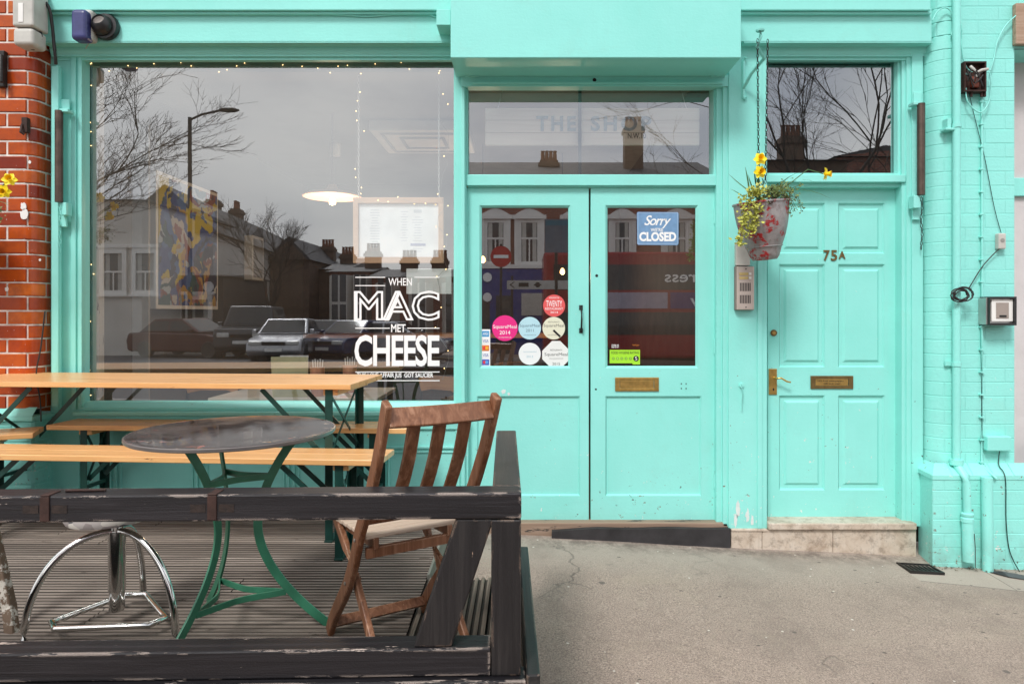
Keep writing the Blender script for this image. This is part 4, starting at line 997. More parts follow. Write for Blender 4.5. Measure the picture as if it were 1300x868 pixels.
def mk_bucket():
    n = NT('galvanised_bucket_with_flaking_red')
    c = n.ramp(n.noise(9, 6, .7), [(.3, (.20,.19,.19,1)), (.55, (.34,.32,.32,1)), (.75, (.46,.42,.42,1))])
    wv = n.noise(1, 6, .7, n.map((30,30,7)))
    c = n.mix(n.ramp(n.noise(22, 5, .7), [(.52,0.0),(.62,.5)]), c, (.16,.09,.085,1))
    red = n.math('MULTIPLY', n.ramp(n.noise(11, 2, .5), [(.50,0.0),(.55,1.0)]), n.ramp(n.noise(48, 6, .75), [(.47,0.0),(.51,1.0)]))
    c = n.mix(red, c, (.36, .02, .022, 1))
    n.set(c, .5, .25, n.bump(n.math('ADD', n.noise(40,5), n.math('MULTIPLY', red, .6)), .4, .003)); return n.m
M['bucket'] = mk_bucket()
def bucket(label, c, seed, arm=True):
    """c = centre of the rim"""
    t = wthing('hanging_bucket', label, 'planter', c, 'hanging buckets of daffodils'); rnd = random.Random(seed)
    R0, R1, H = .148, .078, .315
    T = Matrix.Rotation(math.radians(-5), 4, 'Y') @ Matrix.Rotation(math.radians(3), 4, 'X')
    prof = [(0,-H-.004),(R1*.82,-H),(R1,-H+.018),(R1+.004+(.0),-H+.03)]
    for k in range(9): prof.append((R1+.006+(R0-R1-.006)*(k+1)/10+.012*math.sin(k/9*PI), -H+.03+(H-.04)*(k+1)/10))
    prof += [(R0,-.006),(R0+.006,-.004),(R0+.006,.005),(R0-.003,.005),(R0-.008,-.03),(0,-.035)]
    mb = MB(); mb.lathe(prof, c, 40, T); mb.lathe([(R1+.018,-H+.07),(R1+.0235,-H+.073),(R1+.019,-H+.077)], c, 40, T); mb.build('bucket', 'bucket', t)
    mb = MB(); mb.lathe([(0,-.02),(.13,-.022)], c, 20); mb.build('soil', plain('soil', (.03,.022,.016), .9), t)
    # ears and bail
    mb = MB()
    for s in (-1, 1):
        q = [Vector(c)+Vector((.0+.012*math.cos(a), s*-.150, .0+.016*math.sin(a)-.01)) for a in [2*PI*i/12 for i in range(13)]]; mb.tube(q, .004, 6)
    mb.build('lug', 'rust', t)
    # chain up to the bracket
    top = zt(56, -.25); mb = MB()
    for off, lo in ((-.019, .0), (.038, .12)):
        z = c[2]+lo; k = 0
        while z < top:
            x = c[0]+.0+off*(.6+.4*(z-c[2])/(top-c[2])); a = (k % 2)*1.4+.2
            q = [(x+.0055*math.cos(b)*math.cos(a), c[1]+.0055*math.cos(b)*math.sin(a), z+.013*math.sin(b)) for b in [2*PI*i/8 for i in range(9)]]
            mb.tube(q, .0021, 5); z += .0205; k += 1
    mb.build('chain', 'iron', t)
    return t, rnd
HB = P(966, 258, 3.80)
t, rnd = bucket('dented grey bucket with flaking red paint and three daffodils hanging beside the house door', (HB.x, HB.y, HB.z), 5)
def stem(a, b, lean, r=.0026): return [a, a.lerp(b, .35)+Vector(lean)*.6, a.lerp(b, .75)+Vector(lean), b]
mb = MB(); fl = []
for (px, py, fc) in ((965, 202, (-.1,-1,.15)), (964.5, 218.5, (.15,-1,0)), (1047.5, 221, (.75,-.6,-.1))):
    fp = P(px, py, 3.76); s0 = HB+Vector((rnd.uniform(-.04,.03), rnd.uniform(-.03,.03), -.03))
    ln = (-.008,0,.0) if px < 1000 else (.0,0,.075)
    mb.tube(stem(s0, fp-Vector(fc).normalized()*.008, ln), .0028, 6); fl.append((fp, fc))
mb.build('stem', 'leafgreen', t)
for fp, fc in fl: daffodil(t, fp, fc)
mb = MB()
def strap(mb, a, b, c, w):
    pts = []
    for i in range(9):
        u = i/8; pts.append(a*(1-u)**2+b*2*u*(1-u)+c*u*u)
    prev = None
    for i, p in enumerate(pts):
        ww = w*(1-(i/8)**3)*.5+.0004; q = (mb.bm.verts.new(p+Vector((-ww, -.3*ww, 0))), mb.bm.verts.new(p+Vector((ww, .3*ww, .4*ww))))
        if prev: mb.bm.faces.new((prev[0], q[0], q[1], prev[1])).smooth = True
        prev = q
for (mx, my, ex, ey) in ((950,228,946,212),(944,240,925,221),(952,235,950,222),(975,228,966,226),(985,222,1030,215),(990,232,1014,230),(1000,216,1036,232),(1005,225,1054,252),(955,222,959,214),(962,225,960,226),(940,245,927,240),(975,238,1000,226)):
    s0 = HB+Vector((rnd.uniform(-.06,.06), rnd.uniform(-.06,.04), -.03)); strap(mb, s0, P(mx, my, 3.78+rnd.uniform(-.06,.05)), P(ex, ey, 3.76+rnd.uniform(-.06,.06)), .010)
mb.build('daffodil_leaf', 'leafgreen', t, recalc=False)
# trailing variegated plant, left and front; wiry green plant to the right
def trail(mb, tw, pts, n, L, spread, rnd):
    L *= 1.35; n = int(n*1.15)
    tw.tube(pts, .0016, 4, .0008)
    for k in range(n):
        u = rnd.random()*(len(pts)-1.001); i = int(u); p = Vector(pts[i]).lerp(Vector(pts[i+1]), u-i)+Vector([rnd.gauss(0, spread) for _ in range(3)])
        d = Vector((rnd.gauss(0,1), rnd.gauss(-.3,.8), rnd.gauss(.1,.8))); leafquad(mb, p, d, Vector((rnd.gauss(0,1), -1, rnd.gauss(.6,.6))), L*rnd.uniform(.6,1.3), L*rnd.uniform(.5,.85))
ly = MB(); tw = MB()
for (pth, n) in (([(955,250),(948,262),(944,280),(941,296),(938,308)],110), ([(960,252),(958,270),(956,285),(950,300)],90), ([(962,252),(966,262),(962,275),(956,290)],70), ([(945,250),(940,258),(946,272),(943,286)],60), ([(950,247),(960,240),(970,245)],110), ([(938,300),(937,307),(939,311)],24)):
    trail(ly, tw, [P(a, b, 3.655+rnd.uniform(-.01,.02)) for a, b in pth], n, .016, .011, rnd)
ly.build('yellow_foliage', 'ivyyellow', t, recalc=False)
lg = MB()
for k in range(14):
    a = P(975+rnd.uniform(-20,20), 252, 3.76+rnd.uniform(-.1,.1)); ex = 1000+rnd.uniform(-42, 26); ey = rnd.uniform(228, 262)
    trail(lg, tw, [a, P((975+ex)/2, 240+rnd.uniform(-8,6), 3.74+rnd.uniform(-.08,.08)), P(ex, ey, 3.72+rnd.uniform(-.1,.1))], 36, .012, .009, rnd)
for k in range(7):
    x = 1000+rnd.uniform(-6, 14); a = P(992, 248, 3.74); trail(lg, tw, [a, P(x, 250, 3.72), P(x+rnd.uniform(2,10), 262+rnd.uniform(0,14), 3.72)], 22, .010, .008, rnd)
lg.build('green_foliage', 'ivygreen', t, recalc=False)
tw.build('twig', 'twigs', t, recalc=False)
# wall bracket for the bucket
BR = wthing('basket_bracket', 'turquoise iron scroll bracket holding the bucket chain over the wide post', 'bracket', PY(945, 120, -.035))
mb = MB(); xb = xt(944, -.04); mb.tube([(xb, -.04, zt(78,-.04)), (xb, -.04, zt(124,-.04))], .010, 8)
mb.tube([(xb, -.045, zt(112,-.04)), (xb+.02, -.12, zt(95,-.1)), (xb+.06, -.22, zt(76,-.2)), (HB.x-.02, HB.y-.0, zt(62,-.3)-.0), (HB.x, HB.y, HB.z+.93), (HB.x-.004, HB.y+.0, HB.z+.96)], .010, 8)
mb.lathe([(0,.0),(.022,0),(.024,.008),(0,.012)], (HB.x-.004, HB.y, HB.z+.955), 12); mb.build('arm', 'teal', BR)
mb = MB(); mb.tube([(xb, -.04, zt(78,-.04)), (xb+.006, -.05, zt(74,-.04)), (xb+.012, -.06, zt(76,-.04))], .007, 7); mb.build('scroll', 'teal', BR); mb = MB(); mb.tube([(xb, -.04, zt(124,-.04)), (xb+.01, -.05, zt(126,-.04))], .011, 8); mb.build('scroll', 'teal', BR)

# second bucket, mostly beyond the left edge: its daffodils lean into view
HB2 = P(-66, 286, 3.75)
t, rnd = bucket('second daffodil bucket, its two yellow flowers leaning in from the left edge', (HB2.x, HB2.y, HB2.z), 9)
mb = MB(); fl = []
for (px, py, fc) in ((12, 228, (.5,-1,.2)), (5, 243, (.3,-1,-.2)), (-10, 214, (-.3,-1,.3))):
    fp = P(px, py, 3.72); mb.tube(stem(HB2+Vector((.02,0,-.02)), fp-Vector(fc).normalized()*.008, (.03,0,.03)), .0028, 6); fl.append((fp, fc))
mb.build('stem', 'leafgreen', t)
for fp, fc in fl: daffodil(t, fp, fc)
mb = MB()
for (mx, my, ex, ey) in ((-10,240,12,262),(-16,246,6,270),(-5,252,14,258),(-30,240,-36,220),(-20,250,2,268)):
    strap(mb, HB2+Vector((rnd.uniform(-.04,.06), 0, -.03)), P(mx, my, 3.72), P(ex, ey, 3.70), .009)
mb.build('daffodil_leaf', 'leafgreen', t, recalc=False)
mb = MB(); tw = MB()
for k in range(9): trail(mb, tw, [P(-20+rnd.uniform(-20,12), 286, 3.72), P(-6+rnd.uniform(-14,6), 268+rnd.uniform(-8,10), 3.7), P(4+rnd.uniform(-20,6), 262+rnd.uniform(-8,20), 3.7)], 22, .011, .009, rnd)
mb.build('green_foliage', 'ivygreen', t, recalc=False); tw.build('twig', 'twigs', t, recalc=False)

# ============================================================ DECK AND TIMBER BARRIER
DZ = .17
DK = wthing('deck', 'weathered grooved timber deck raised on the sloping pavement', 'deck', (-1.8, -1, 0))
mb = MB(); rnd = random.Random(2)
def board(mb, a0, a1, b0, b1, z, along='x', th=.028):
    """grooved board: length a, width b"""
    n = 5; w = (b1-b0)/n
    def bx(p0, p1, q0, q1, z0, z1):
        if along == 'x': mb.box(p0, p1, q0, q1, z0, z1)
        else: mb.box(q0, q1, p0, p1, z0, z1)
    # one continuous profile strip
    prof = []
    for i in range(n):
        s = b0+i*w; prof += [(s+w*.0, z-.011), (s+w*.30, z-.011), (s+w*.38, z-.0012), (s+w*.68, z+.0006), (s+w*.92, z-.0012), (s+w*.999, z-.011)]
    prof = [(b0, z-th)]+[(b0, z-.006)]+prof+[(b1, z-.006), (b1, z-th)]
    pa = None
    for p, q in prof:
        if along == 'x': v = (mb.bm.verts.new((a0, p, q)), mb.bm.verts.new((a1, p, q)))
        else: v = (mb.bm.verts.new((p, a0, q)), mb.bm.verts.new((p, a1, q)))
        if pa: mb.bm.faces.new((pa[0], v[0], v[1], pa[1]))
        pa = v
y = -.02; bw = .142
DXR = -.42
while y > -2.34:
    zz = DZ+rnd.uniform(-.0015,.0015)
    cut = rnd.uniform(-3.2, -1.2)
    board(mb, -4.6, cut-.002, y-bw, y, zz); board(mb, cut+.002, DXR+rnd.uniform(-.004,.004), y-bw, y, zz+rnd.uniform(-.001,.001)); y -= bw+.004
mb.build('board', 'deck', DK, recalc=True)
mb = MB(); x = -.418
while x < .0:
    board(mb, -2.34, -1.17, x, min(x+.138, .02), DZ-.001, 'y'); x += .142
mb.build('end_board', 'deckY', DK)
mb = MB(); mb.box(-4.6, DXR-.01, -2.3, -.03, -.2, DZ-.03); mb.box(DXR-.01, .0, -2.3, -1.18, -.2, DZ-.03); mb.build('joist', 'blackwood', DK)
mb = MB(); mb.box(DXR, DXR+.012, -1.17, -.03, -.2, DZ+.012); mb.build('edge_board', mk_wood('grey_edge_board', [(.12,.12,.10,1),(.2,.2,.17,1),(.3,.29,.25,1)], 1, .7, 40), DK, .003)
# barrier: local frame with slight turn; origin at the front right corner
FZ = 1.31
ang = math.radians(-1.55)
# local x runs along the front (0 at right corner, negative to the left), local y away from the camera
c0 = Vector(((662-CX)*1.92/F, CAMY+1.92, 0))
FB = thing('timber_barrier', 'black timber barrier of thick rails, posts and a diagonal brace round the deck', 'barrier', c0, ang*-1)
# with rz > 0 the left end (negative x) would move towards the camera
def hz(py, d=1.92): return CAMZ-(py-CY)*d/F
tz1, tz0 = hz(625), hz(658.5); bz1, bz0 = hz(821.5), hz(857)
TH = .083
def fpart(name, mb, mat, parent=None, b=.005): return mb.build(name, mat, parent or FB, b, 2)
mb = MB(); mb.box(-3.2, 0, 0, TH, tz0, tz1); tr = fpart('top_rail', mb, 'blackwood')
mb = MB(); mb.box(-3.2, -.087, 0, TH, bz0, bz1); fpart('bottom_rail', mb, 'blackwood')
mb = MB(); mb.box(-.085, -.001, .001, TH+.001, bz0-.002, tz0-.002); fpart('post', mb, 'blackwoodZ')
mb = MB(); mb.box(-2.6, -2.515, .001, TH, bz1, tz0); fpart('post', mb, 'blackwoodZ')
mb = MB(); xa = lambda px: (px-662)*1.92/F
mb.prism([(xa(525), bz1+.001), (xa(573), bz1+.001), (xa(627), tz0-.001), (xa(579), tz0-.001)][::-1], .006, TH-.004); fpart('brace', mb, 'blackwoodZ')
RL = 1.03
mb = MB(); mb.box(-.083, 0, TH+.002, RL, tz0+.0, tz1-.001); fpart('side_rail', mb, 'blackwoodY')
mb = MB(); mb.box(-.083, 0, TH+.003, RL, bz0+.04, bz1-.03); fpart('side_rail', mb, 'blackwoodY')
mb = MB(); mb.box(-.082, -.002, RL-.082, RL-.001, -.1, tz0-.002); fpart('post', mb, 'blackwoodZ')
mb = MB(); mb.prism([(.20, bz1-.02), (.31, bz1-.02), (.86, tz0-.002), (.75, tz0-.002)], -.078, -.012, Matrix(((0,1,0,0),(1,0,0,0),(0,0,1,0),(0,0,0,1)))); fpart('brace', mb, 'blackwoodZ')
mb = MB(); mb.box(-3.2, .012, -.022, .06, .0, bz0-.003); fpart('skirt_board', mb, 'blackwood')
mb = MB(); mb.box(.0130, .052, -.02, RL, -.1, bz0+.012); fpart('skirt_board', mb, 'blackwoodY')
# iron hinge straps let into the rail
for px in (62, 270):
    x = (px-662)*1.90/F
    mb = MB(); mb.box(x-.013, x+.013, -.004, .0, tz0+.004, tz1-.002); mb.box(x-.013, x+.013, -.004, .05, tz1-.001, tz1+.003); st = fpart('iron_strap', mb, 'rust', tr, .002)
    for s in (-1, 1):
        mb = MB(); mb.box(x+s*.018, x+s*.06, -.0012, .0, tz0+.026, tz1-.026)
        fpart('worn_recess', mb, plain('gouged_timber', (.022,.013,.010), .8, 0, 70, 1.0, .6, 40), tr, 0)
mb = MB()
for a in (90, 112):
    x = (a-662)*1.9/F; mb.tube([(x-.03,.04,tz1+.004),(x+.03,.045,tz1+.004)], .004, 6)
fpart('hinge_pin', mb, 'rust', tr, 0)

# ============================================================ PINE BEER TABLE AND BENCHES
def trestle(root, x, w, h, inn, top_t, name='leg'):
    """folding steel trestle at local x; inn=+1 braces run towards +x"""
    s = .036; y0, y1 = -w/2+.045, w/2-.045
    for y in (y0, y1):
        yo = y-s/2 if y < 0 else y+s/2-.004
        mb = MB(); mb.box(x-.02, x+.02, yo, yo+.004, 0, h-top_t); mb.box(x-.02, x-.016, y-s/2 if y > 0 else yo+.0041, yo-.0001 if y > 0 else y+s/2, 0, h-top_t)
        mb.build('leg', 'greenmetal', root, .0015)
    mb = MB(); mb.box(x-.02, x+.02, y0-.03, y1+.03, 0, .008); mb.bar((x, y0, h*.30), (x, y1, h*.30), .018, .02); mb.build('foot_rail', 'greenmetal', root, .001)
    mb = MB(); zt_ = h-top_t-.02; zb_ = h*.5 if h > .6 else h*.38
    mb.bar((x+inn*.003, y0, zt_), (x+inn*.003, y1, zb_), .004, .016); mb.bar((x+inn*.009, y0, zb_), (x+inn*.009, y1, zt_), .004, .016); mb.build('cross_brace', 'greenmetal', root)
    for y in (y0+.012, y1-.012):
        mb = MB(); L = .36 if h > .6 else .30; mb.bar((x+inn*.01, y, zb_), (x+inn*L, y, h-top_t-.005), .006, .024); mb.build('folding_stay', 'greenmetal', root)
    mb = MB(); mb.box(x-.03, x+.045, -w/2+.03, w/2-.03, h-top_t-.03, h-top_t-.001); mb.build('batten', 'pine', root, .003)
def plank_top(root, L, w, h, t, n, name, bw=.012):
    mb = MB(); k = w/n
    for i in range(n):
        mb.box(-L/2, L/2, -w/2+i*k+.0004, -w/2+(i+1)*k-.0004, h-t, h)
    # rounded corners: shift the outer corner verts in a touch
    return mb.build(name, 'pine', root, bw, 4)
def beer(kind, label, cat, corner, yaw, L, w, h, zoff=0):
    # corner = world xy of the near right end
    rz = math.radians(yaw); cx, cy = corner
    t = Vector((-L/2, w/2, 0)); t.rotate(Matrix.Rotation(rz, 3, 'Z'))
    o = thing(kind, label, cat, (cx+t.x, cy+t.y, DZ+.002+zoff), rz)
    top = plank_top(o, L, w, h, .026 if h > .6 else .028, 4 if h > .6 else 2, 'tabletop' if h > .6 else 'seat', .0022 if h > .6 else .004)
    for s in (1, -1): trestle(o, s*(L/2-.12 if h > .6 else L/2-.20), w, h, -s, .028)
    return o
tcorner = ((445-CX)*3.37/F, CAMY+3.37)
BT = beer('beer_table', 'long pine beer table on dark green folding legs against the shop window', 'table', tcorner, -4.2, 2.2, .56, .788)
bt_b = beer('beer_bench', 'pine bench in front of the long pine table, nearest the barrier', 'bench', ((482-CX)*3.12/F, CAMY+3.12), -4.0, 2.3, .26, .468)
beer('beer_bench', 'pine bench behind the long pine table, against the turquoise wall', 'bench', ((517-CX)*3.72/F, CAMY+3.72), -3.5, 2.06, .25, .51)
o = beer('beer_bench', 'pine bench end poking in at the left edge behind the table', 'bench', (-2.66, CAMY+3.70), 24, 2.0, .25, .49)

# ============================================================ GREEN BISTRO TABLE
c = P(298, 547, 2.44); tz = .89
RT = thing('bistro_table', 'round dark-topped bistro table on curved green iron legs', 'table', (c.x, c.y, DZ))
def mk_top():
    n = NT('worn_lacquered_tabletop')
    g = n.noise(1, 5, .7, n.map((5,30,10)))
    c = n.ramp(g, [(.3, (.020,.013,.012,1)), (.6, (.045,.032,.03,1)), (.8, (.10,.08,.075,1))])
    fl = n.math('GREATER_THAN', n.noise(24, 6, .75), .655)
    ed = n.n.new('ShaderNodeVectorMath'); ed.operation = 'LENGTH'; n.link(n.map((1,1,0)), ed.inputs[0])
    rim = n.ramp(ed.outputs['Value'], [(.20, 0.0), (.34, 1.0)])
    fl2 = n.math('MULTIPLY', n.math('GREATER_THAN', n.noise(15, 6, .8), .60), n.math('GREATER_THAN', rim, .45))
    c = n.mix(n.math('MULTIPLY', fl, .6), c, (.34,.26,.22,1)); c = n.mix(n.math('MULTIPLY', fl2, .8), c, n.ramp(n.noise(9,1), [(.45,(.45,.13,.09,1)),(.5,(.42,.33,.24,1)),(.6,(.4,.24,.09,1))], 'CONSTANT'))
    r = n.ramp(n.noise(6, 5, .7), [(.42, .035), (.72, .30)])
    n.set(c, r, 0, n.bump(n.noise(9, 3), .03, .002)); return n.m
mb = MB(); Rr = .345
mb.lathe([(0,.712),(Rr-.012,.712),(Rr-.002,.714),(Rr,.718),(Rr,.722),(Rr-.003,.7255),(Rr-.02,.7265),(0,.726)], (0,0,0), 72); mb.build('tabletop', mk_top(), RT)
mb = MB(); mb.lathe([(Rr+.0008,.711),(Rr+.003,.713),(Rr+.003,.7225),(Rr+.0008,.7245)], (0,0,0), 72); mb.build('rim_band', plain('rim_metal', (.22,.2,.19), .35, .7), RT)
a0 = math.radians(200)
strapprof = [(-.011,-.004),(.011,-.004),(.011,.004),(-.011,.004)]
legs = []
for k in range(3):
    a = math.radians((10, 130, 250)[k]); d = Vector((math.cos(a), math.sin(a), 0)); side = Vector((-d.y, d.x, 0)); pts = []
    for i in range(25):
        t = i/24; z = .706*(1-t); r = .078+.255*abs((z-.38)/.38)**1.8*(1.0 if z < .38 else .72)
        pts.append(d*r+Vector((0,0,z)))
    mb = MB(); mb.sweep(pts, [(-.015,-.004),(.015,-.004),(.015,.004),(-.015,.004)], side, False); mb.build('leg', 'tablegreen', RT, .0012); legs.append(d)
for z, rr in ((.555, .125), (.135, .175)):
    for k in range(3):
        A = legs[k]*rr; B = legs[(k+1)%3]*rr; pts = []
        for i in range(13):
            t = i/12; m = A.lerp(B, t)*(1-.62*math.sin(PI*t)*(.55)); pts.append(m+Vector((0,0,z)))
        mb = MB(); mb.sweep(pts, [(-.003,-.011),(.003,-.011),(.003,.011),(-.003,.011)], (0,0,1)); mb.build('stretcher', 'tablegreen', RT, .001)
mb = MB(); mb.lathe([(0,.70),(.05,.70),(.05,.711),(0,.7115)], (0,0,0), 20)
for d in legs: mb.bar(Vector((0,0,.706)), d*.30+Vector((0,0,.706)), .02, .006)
mb.build('under_frame', 'tablegreen', RT)

# ============================================================ CHROME STOOL
c = Vector((-1.49, CAMY+2.50, DZ))
ST = thing('stool', 'chrome tripod stool base standing behind the barrier, its seat hidden by the rail', 'stool', c)
foot = [(-.235,-.145), (.265,-.10), (-.035,.235)]
for fx_, fy_ in foot:
    d = Vector((fx_, fy_, 0)); pts = []
    for i in range(17):
        t = i/16; a = t*PI/2; pts.append(Vector((fx_, fy_, 0))*(.06+.94*math.sin(a)**.9)+Vector((0,0,.012+.335*math.cos(a)**1.0)))
    mb = MB(); mb.tube(pts, .0125, 12); mb.build('leg', 'chrome', ST)
mb = MB(); q = []
for k in range(3):
    A = Vector((*foot[k], .045))*1; B = Vector((*foot[(k+1)%3], .045)); A.z = B.z = .045
    for i in range(2, 11): q.append(A.lerp(B, i/12)*.93+Vector((0,0,.0032)))
q.append(q[0]); mb.tube(q, .0105, 10); mb.build('foot_ring', 'chrome', ST)
mb = MB(); mb.lathe([(0,.055),(.024,.055),(.026,.06),(.026,.13),(.029,.132),(.029,.345),(.0,.347)], (0,0,0), 24); mb.build('column', 'chrome', ST)
mb = MB(); mb.cyl((0,0,.345), (0,0,.392), .02, 16); mb.build('spindle', 'chrome', ST)
n = NT('patterned_seat_fabric'); v = n.vor(22, out='Color'); g = n.n.new('ShaderNodeRGBToBW'); n.link(v, g.inputs[0])
cc = n.ramp(g.outputs[0], [(.25,(.50,.46,.44,1)),(.45,(.34,.30,.29,1)),(.6,(.38,.06,.05,1)),(.68,(.70,.66,.6,1)),(.8,(.12,.12,.13,1))], 'CONSTANT'); n.set(cc, .5)
mb = MB(); mb.lathe([(0,.384),(.10,.386),(.143,.393),(.152,.41),(.15,.43),(.12,.445),(0,.45)], (-.02,0,0), 40); mb.build('seat', n.m, ST)

# ============================================================ FOLDING CHAIR
def folding_chair(name, label, loc, rz, mw, ms):
    o = thing(name, label, 'chair', loc, rz)       # local x = width, local y = forward
    W = .36; hw_ = W/2
    long_ = [(.245,.0),(.215,.05),(.15,.12),(.075,.195),(.026,.25),(-.035,.34),(-.085,.44),(-.15,.53),(-.20,.61),(-.25,.70),(-.295,.80),(-.33,.882)]
    short_ = [(.262,.405),(.14,.33),(.026,.245),(-.09,.14),(-.225,.0)]
    rect_p = lambda w, h: [(-w/2,-h/2),(w/2,-h/2),(w/2,h/2),(-w/2,h/2)]
    for s in (-1, 1):
        mb = MB(); L = [Vector((s*(hw_+.0), f, z)) for f, z in long_]
        mb.sweep(L, lambda t: rect_p(.023, .044+.006*math.sin(PI*t)), (0,.8,.6)); mb.build('leg', mw, o, .006)
        mb = MB(); mb.sweep([Vector((s*(hw_-.027), f, z)) for f, z in short_], rect_p(.02, .036), (0,.8,.6)); mb.build('leg', mw, o, .004)
        mb = MB(); mb.bar((s*(hw_-.05), -.10, .405), (s*(hw_-.05), .295, .385), .02, .036); mb.build('seat_rail', mw, o, .003)
        mb = MB(); mb.cyl((s*(hw_+.0125), .026, .25), (s*(hw_+.0155), .026, .25), .006, 10); mb.cyl((s*(hw_+.0125), -.075, .42), (s*(hw_+.0155), -.075, .42), .006, 10); mb.build('bolt', 'steel', o)
    for i in range(8):
        f = -.105+i*.052; z = .432-.0505*i*.052
        mb = MB(); mb.box(-hw_+.016, hw_-.016, f, f+.041, z-.013, z, Matrix.Rotation(-.02, 4, 'X')); mb.build('seat_slat', ms, o, .003)
    def yb(z):
        for (f0, z0), (f1, z1) in zip(long_, long_[1:]):
            if z0 <= z <= z1: return f0+(f1-f0)*(z-z0)/(z1-z0)
        return -.33
    mb = MB(); pts = [Vector((-hw_+.011+(W-.022)*i/10, yb(.835)-.018*math.sin(PI*i/10), .835)) for i in range(11)]
    mb.sweep(pts, rect_p(.052, .020) if False else [(-.010,-.03),(.010,-.03),(.010,.03),(-.010,.03)], (0,.42,.9)); mb.build('crest_rail', mw, o, .004)
    mb = MB(); mb.bar((-hw_+.011, yb(.50), .50), (hw_-.011, yb(.50), .50), .02, .045, (0,-.5,.85)); mb.build('back_rail', mw, o, .003)
    for i in range(3):
        x = (-.085, 0, .085)[i]; mb = MB()
        pts = [Vector((x, yb(z)-.010*math.sin(PI*(z-.5)/.32), z)) for z in (.515, .58, .64, .70, .76, .812)]
        mb.sweep(pts, [(-.021,-.006),(.021,-.006),(.021,.006),(-.021,.006)], (0,-1,-.5)); mb.build('back_slat', mw, o, .003)
    mb = MB(); mb.bar((-hw_+.01, .215, .045), (hw_-.01, .215, .045), .02, .035, (0,.6,.8)); mb.build('stretcher', mw, o, .003)
    mb = MB(); mb.bar((-hw_+.02, -.085, .375), (hw_-.02, -.085, .375), .018, .034); mb.build('stretcher', mw, o, .003)
    return o
ch = folding_chair('folding_chair', 'weathered brown slatted folding chair seen from behind, between bistro table and barrier corner', (-.412, CAMY+2.33, DZ+.002), .555, 'teak', 'teakseat')
# peeling white prop at the left edge
n = NT('peeling_white_on_brown'); c = n.mix(n.ramp(n.noise(16, 6, .75), [(.46,0.0),(.50,1.0)]), (.50,.46,.40,1), (.13,.085,.055,1)); n.set(c, .75, 0, n.bump(n.noise(18,6,.75), .7, .005))
mb = MB(); mb.sweep([P(-22, 620, 2.5), P(-4, 700, 2.5), P(12, 770, 2.48), P(18, 832, 2.42)], [(-.018,-.018),(.018,-.018),(.018,.018),(-.018,.018)], (0,1,.1))
tag(mb.build('wooden_prop', n.m, None, .006), 'crooked wooden prop with peeling white paint at the left edge of the deck', 'post')
# ============================================================ INSIDE THE SHOP
def mk_art():
    n = NT('abstract_oil_paint')
    v = n.n.new('ShaderNodeVectorMath'); v.operation = 'ADD'
    nn = n.n.new('ShaderNodeTexNoise'); nn.inputs['Scale'].default_value = 2.6; nn.inputs['Detail'].default_value = 6; n.link(n.co, nn.inputs['Vector'])
    mm = n.n.new('ShaderNodeVectorMath'); mm.operation = 'SCALE'; mm.inputs['Scale'].default_value = 1.3; n.link(nn.outputs['Color'], mm.inputs[0]); n.link(n.co, v.inputs[0]); n.link(mm.outputs[0], v.inputs[1])
    m = n.n.new('ShaderNodeMapping'); m.inputs['Scale'].default_value = (1, 2.9, 2.3); n.link(v.outputs[0], m.inputs[0])
    c = n.vor(3.2, src=m.outputs[0], out='Color'); bw = sep(n, c, 0)
    pal = n.ramp(bw, [(0,(.62,.50,.03,1)),(.10,(.03,.07,.30,1)),(.26,(.015,.02,.07,1)),(.42,(.40,.48,.55,1)),(.50,(.05,.14,.40,1)),(.64,(.25,.05,.03,1)),(.74,(.55,.53,.5,1)),(.82,(.02,.09,.10,1)),(.92,(.50,.30,.05,1))], 'CONSTANT')
    y = sep(n, n.co, 1); z = sep(n, n.co, 2)
    ym = n.ramp(n.math('ADD', n.math('MULTIPLY', y, -.9), n.math('MULTIPLY', n.noise(3,3), .5)), [(0,0.0)]) if False else None
    yl = n.math('LESS_THAN', n.math('ADD', n.math('SUBTRACT', y, n.math('MULTIPLY', z, .34)), n.math('MULTIPLY', n.noise(5,4), .35)), .50)
    c = n.mix(yl, pal, (.66,.50,.02,1))
    c = n.mix(n.math('MULTIPLY', n.noise(14, 5), .3), c, (.5,.5,.5,1))
    n.set(c, .4, 0, n.bump(n.noise(22,5), .5, .004)); return n.m
def canvas(label, y0, y1, z0, z1, m, x=-2.82, th=.085):
    t = wthing('painting', label, 'painting', (x, (y0+y1)/2, z0))
    mb = MB(); mb.box(x+.001, x+th, y0, y1, z0, z1); mb.build('frame', 'white', t, .004)
    mb = MB(); mb.box(x+th+.001, x+th+.004, y0+.03, y1-.03, z0+.03, z1-.03); mb.build('picture', m, t)
canvas('large abstract painting in yellow and blue on the inside left wall', .95, 1.98, 1.345, 2.38, mk_art())
canvas('small plain grey canvas deeper inside beyond the yellow and blue painting', 2.75, 3.05, 1.65, 2.1, 'greyplastic')
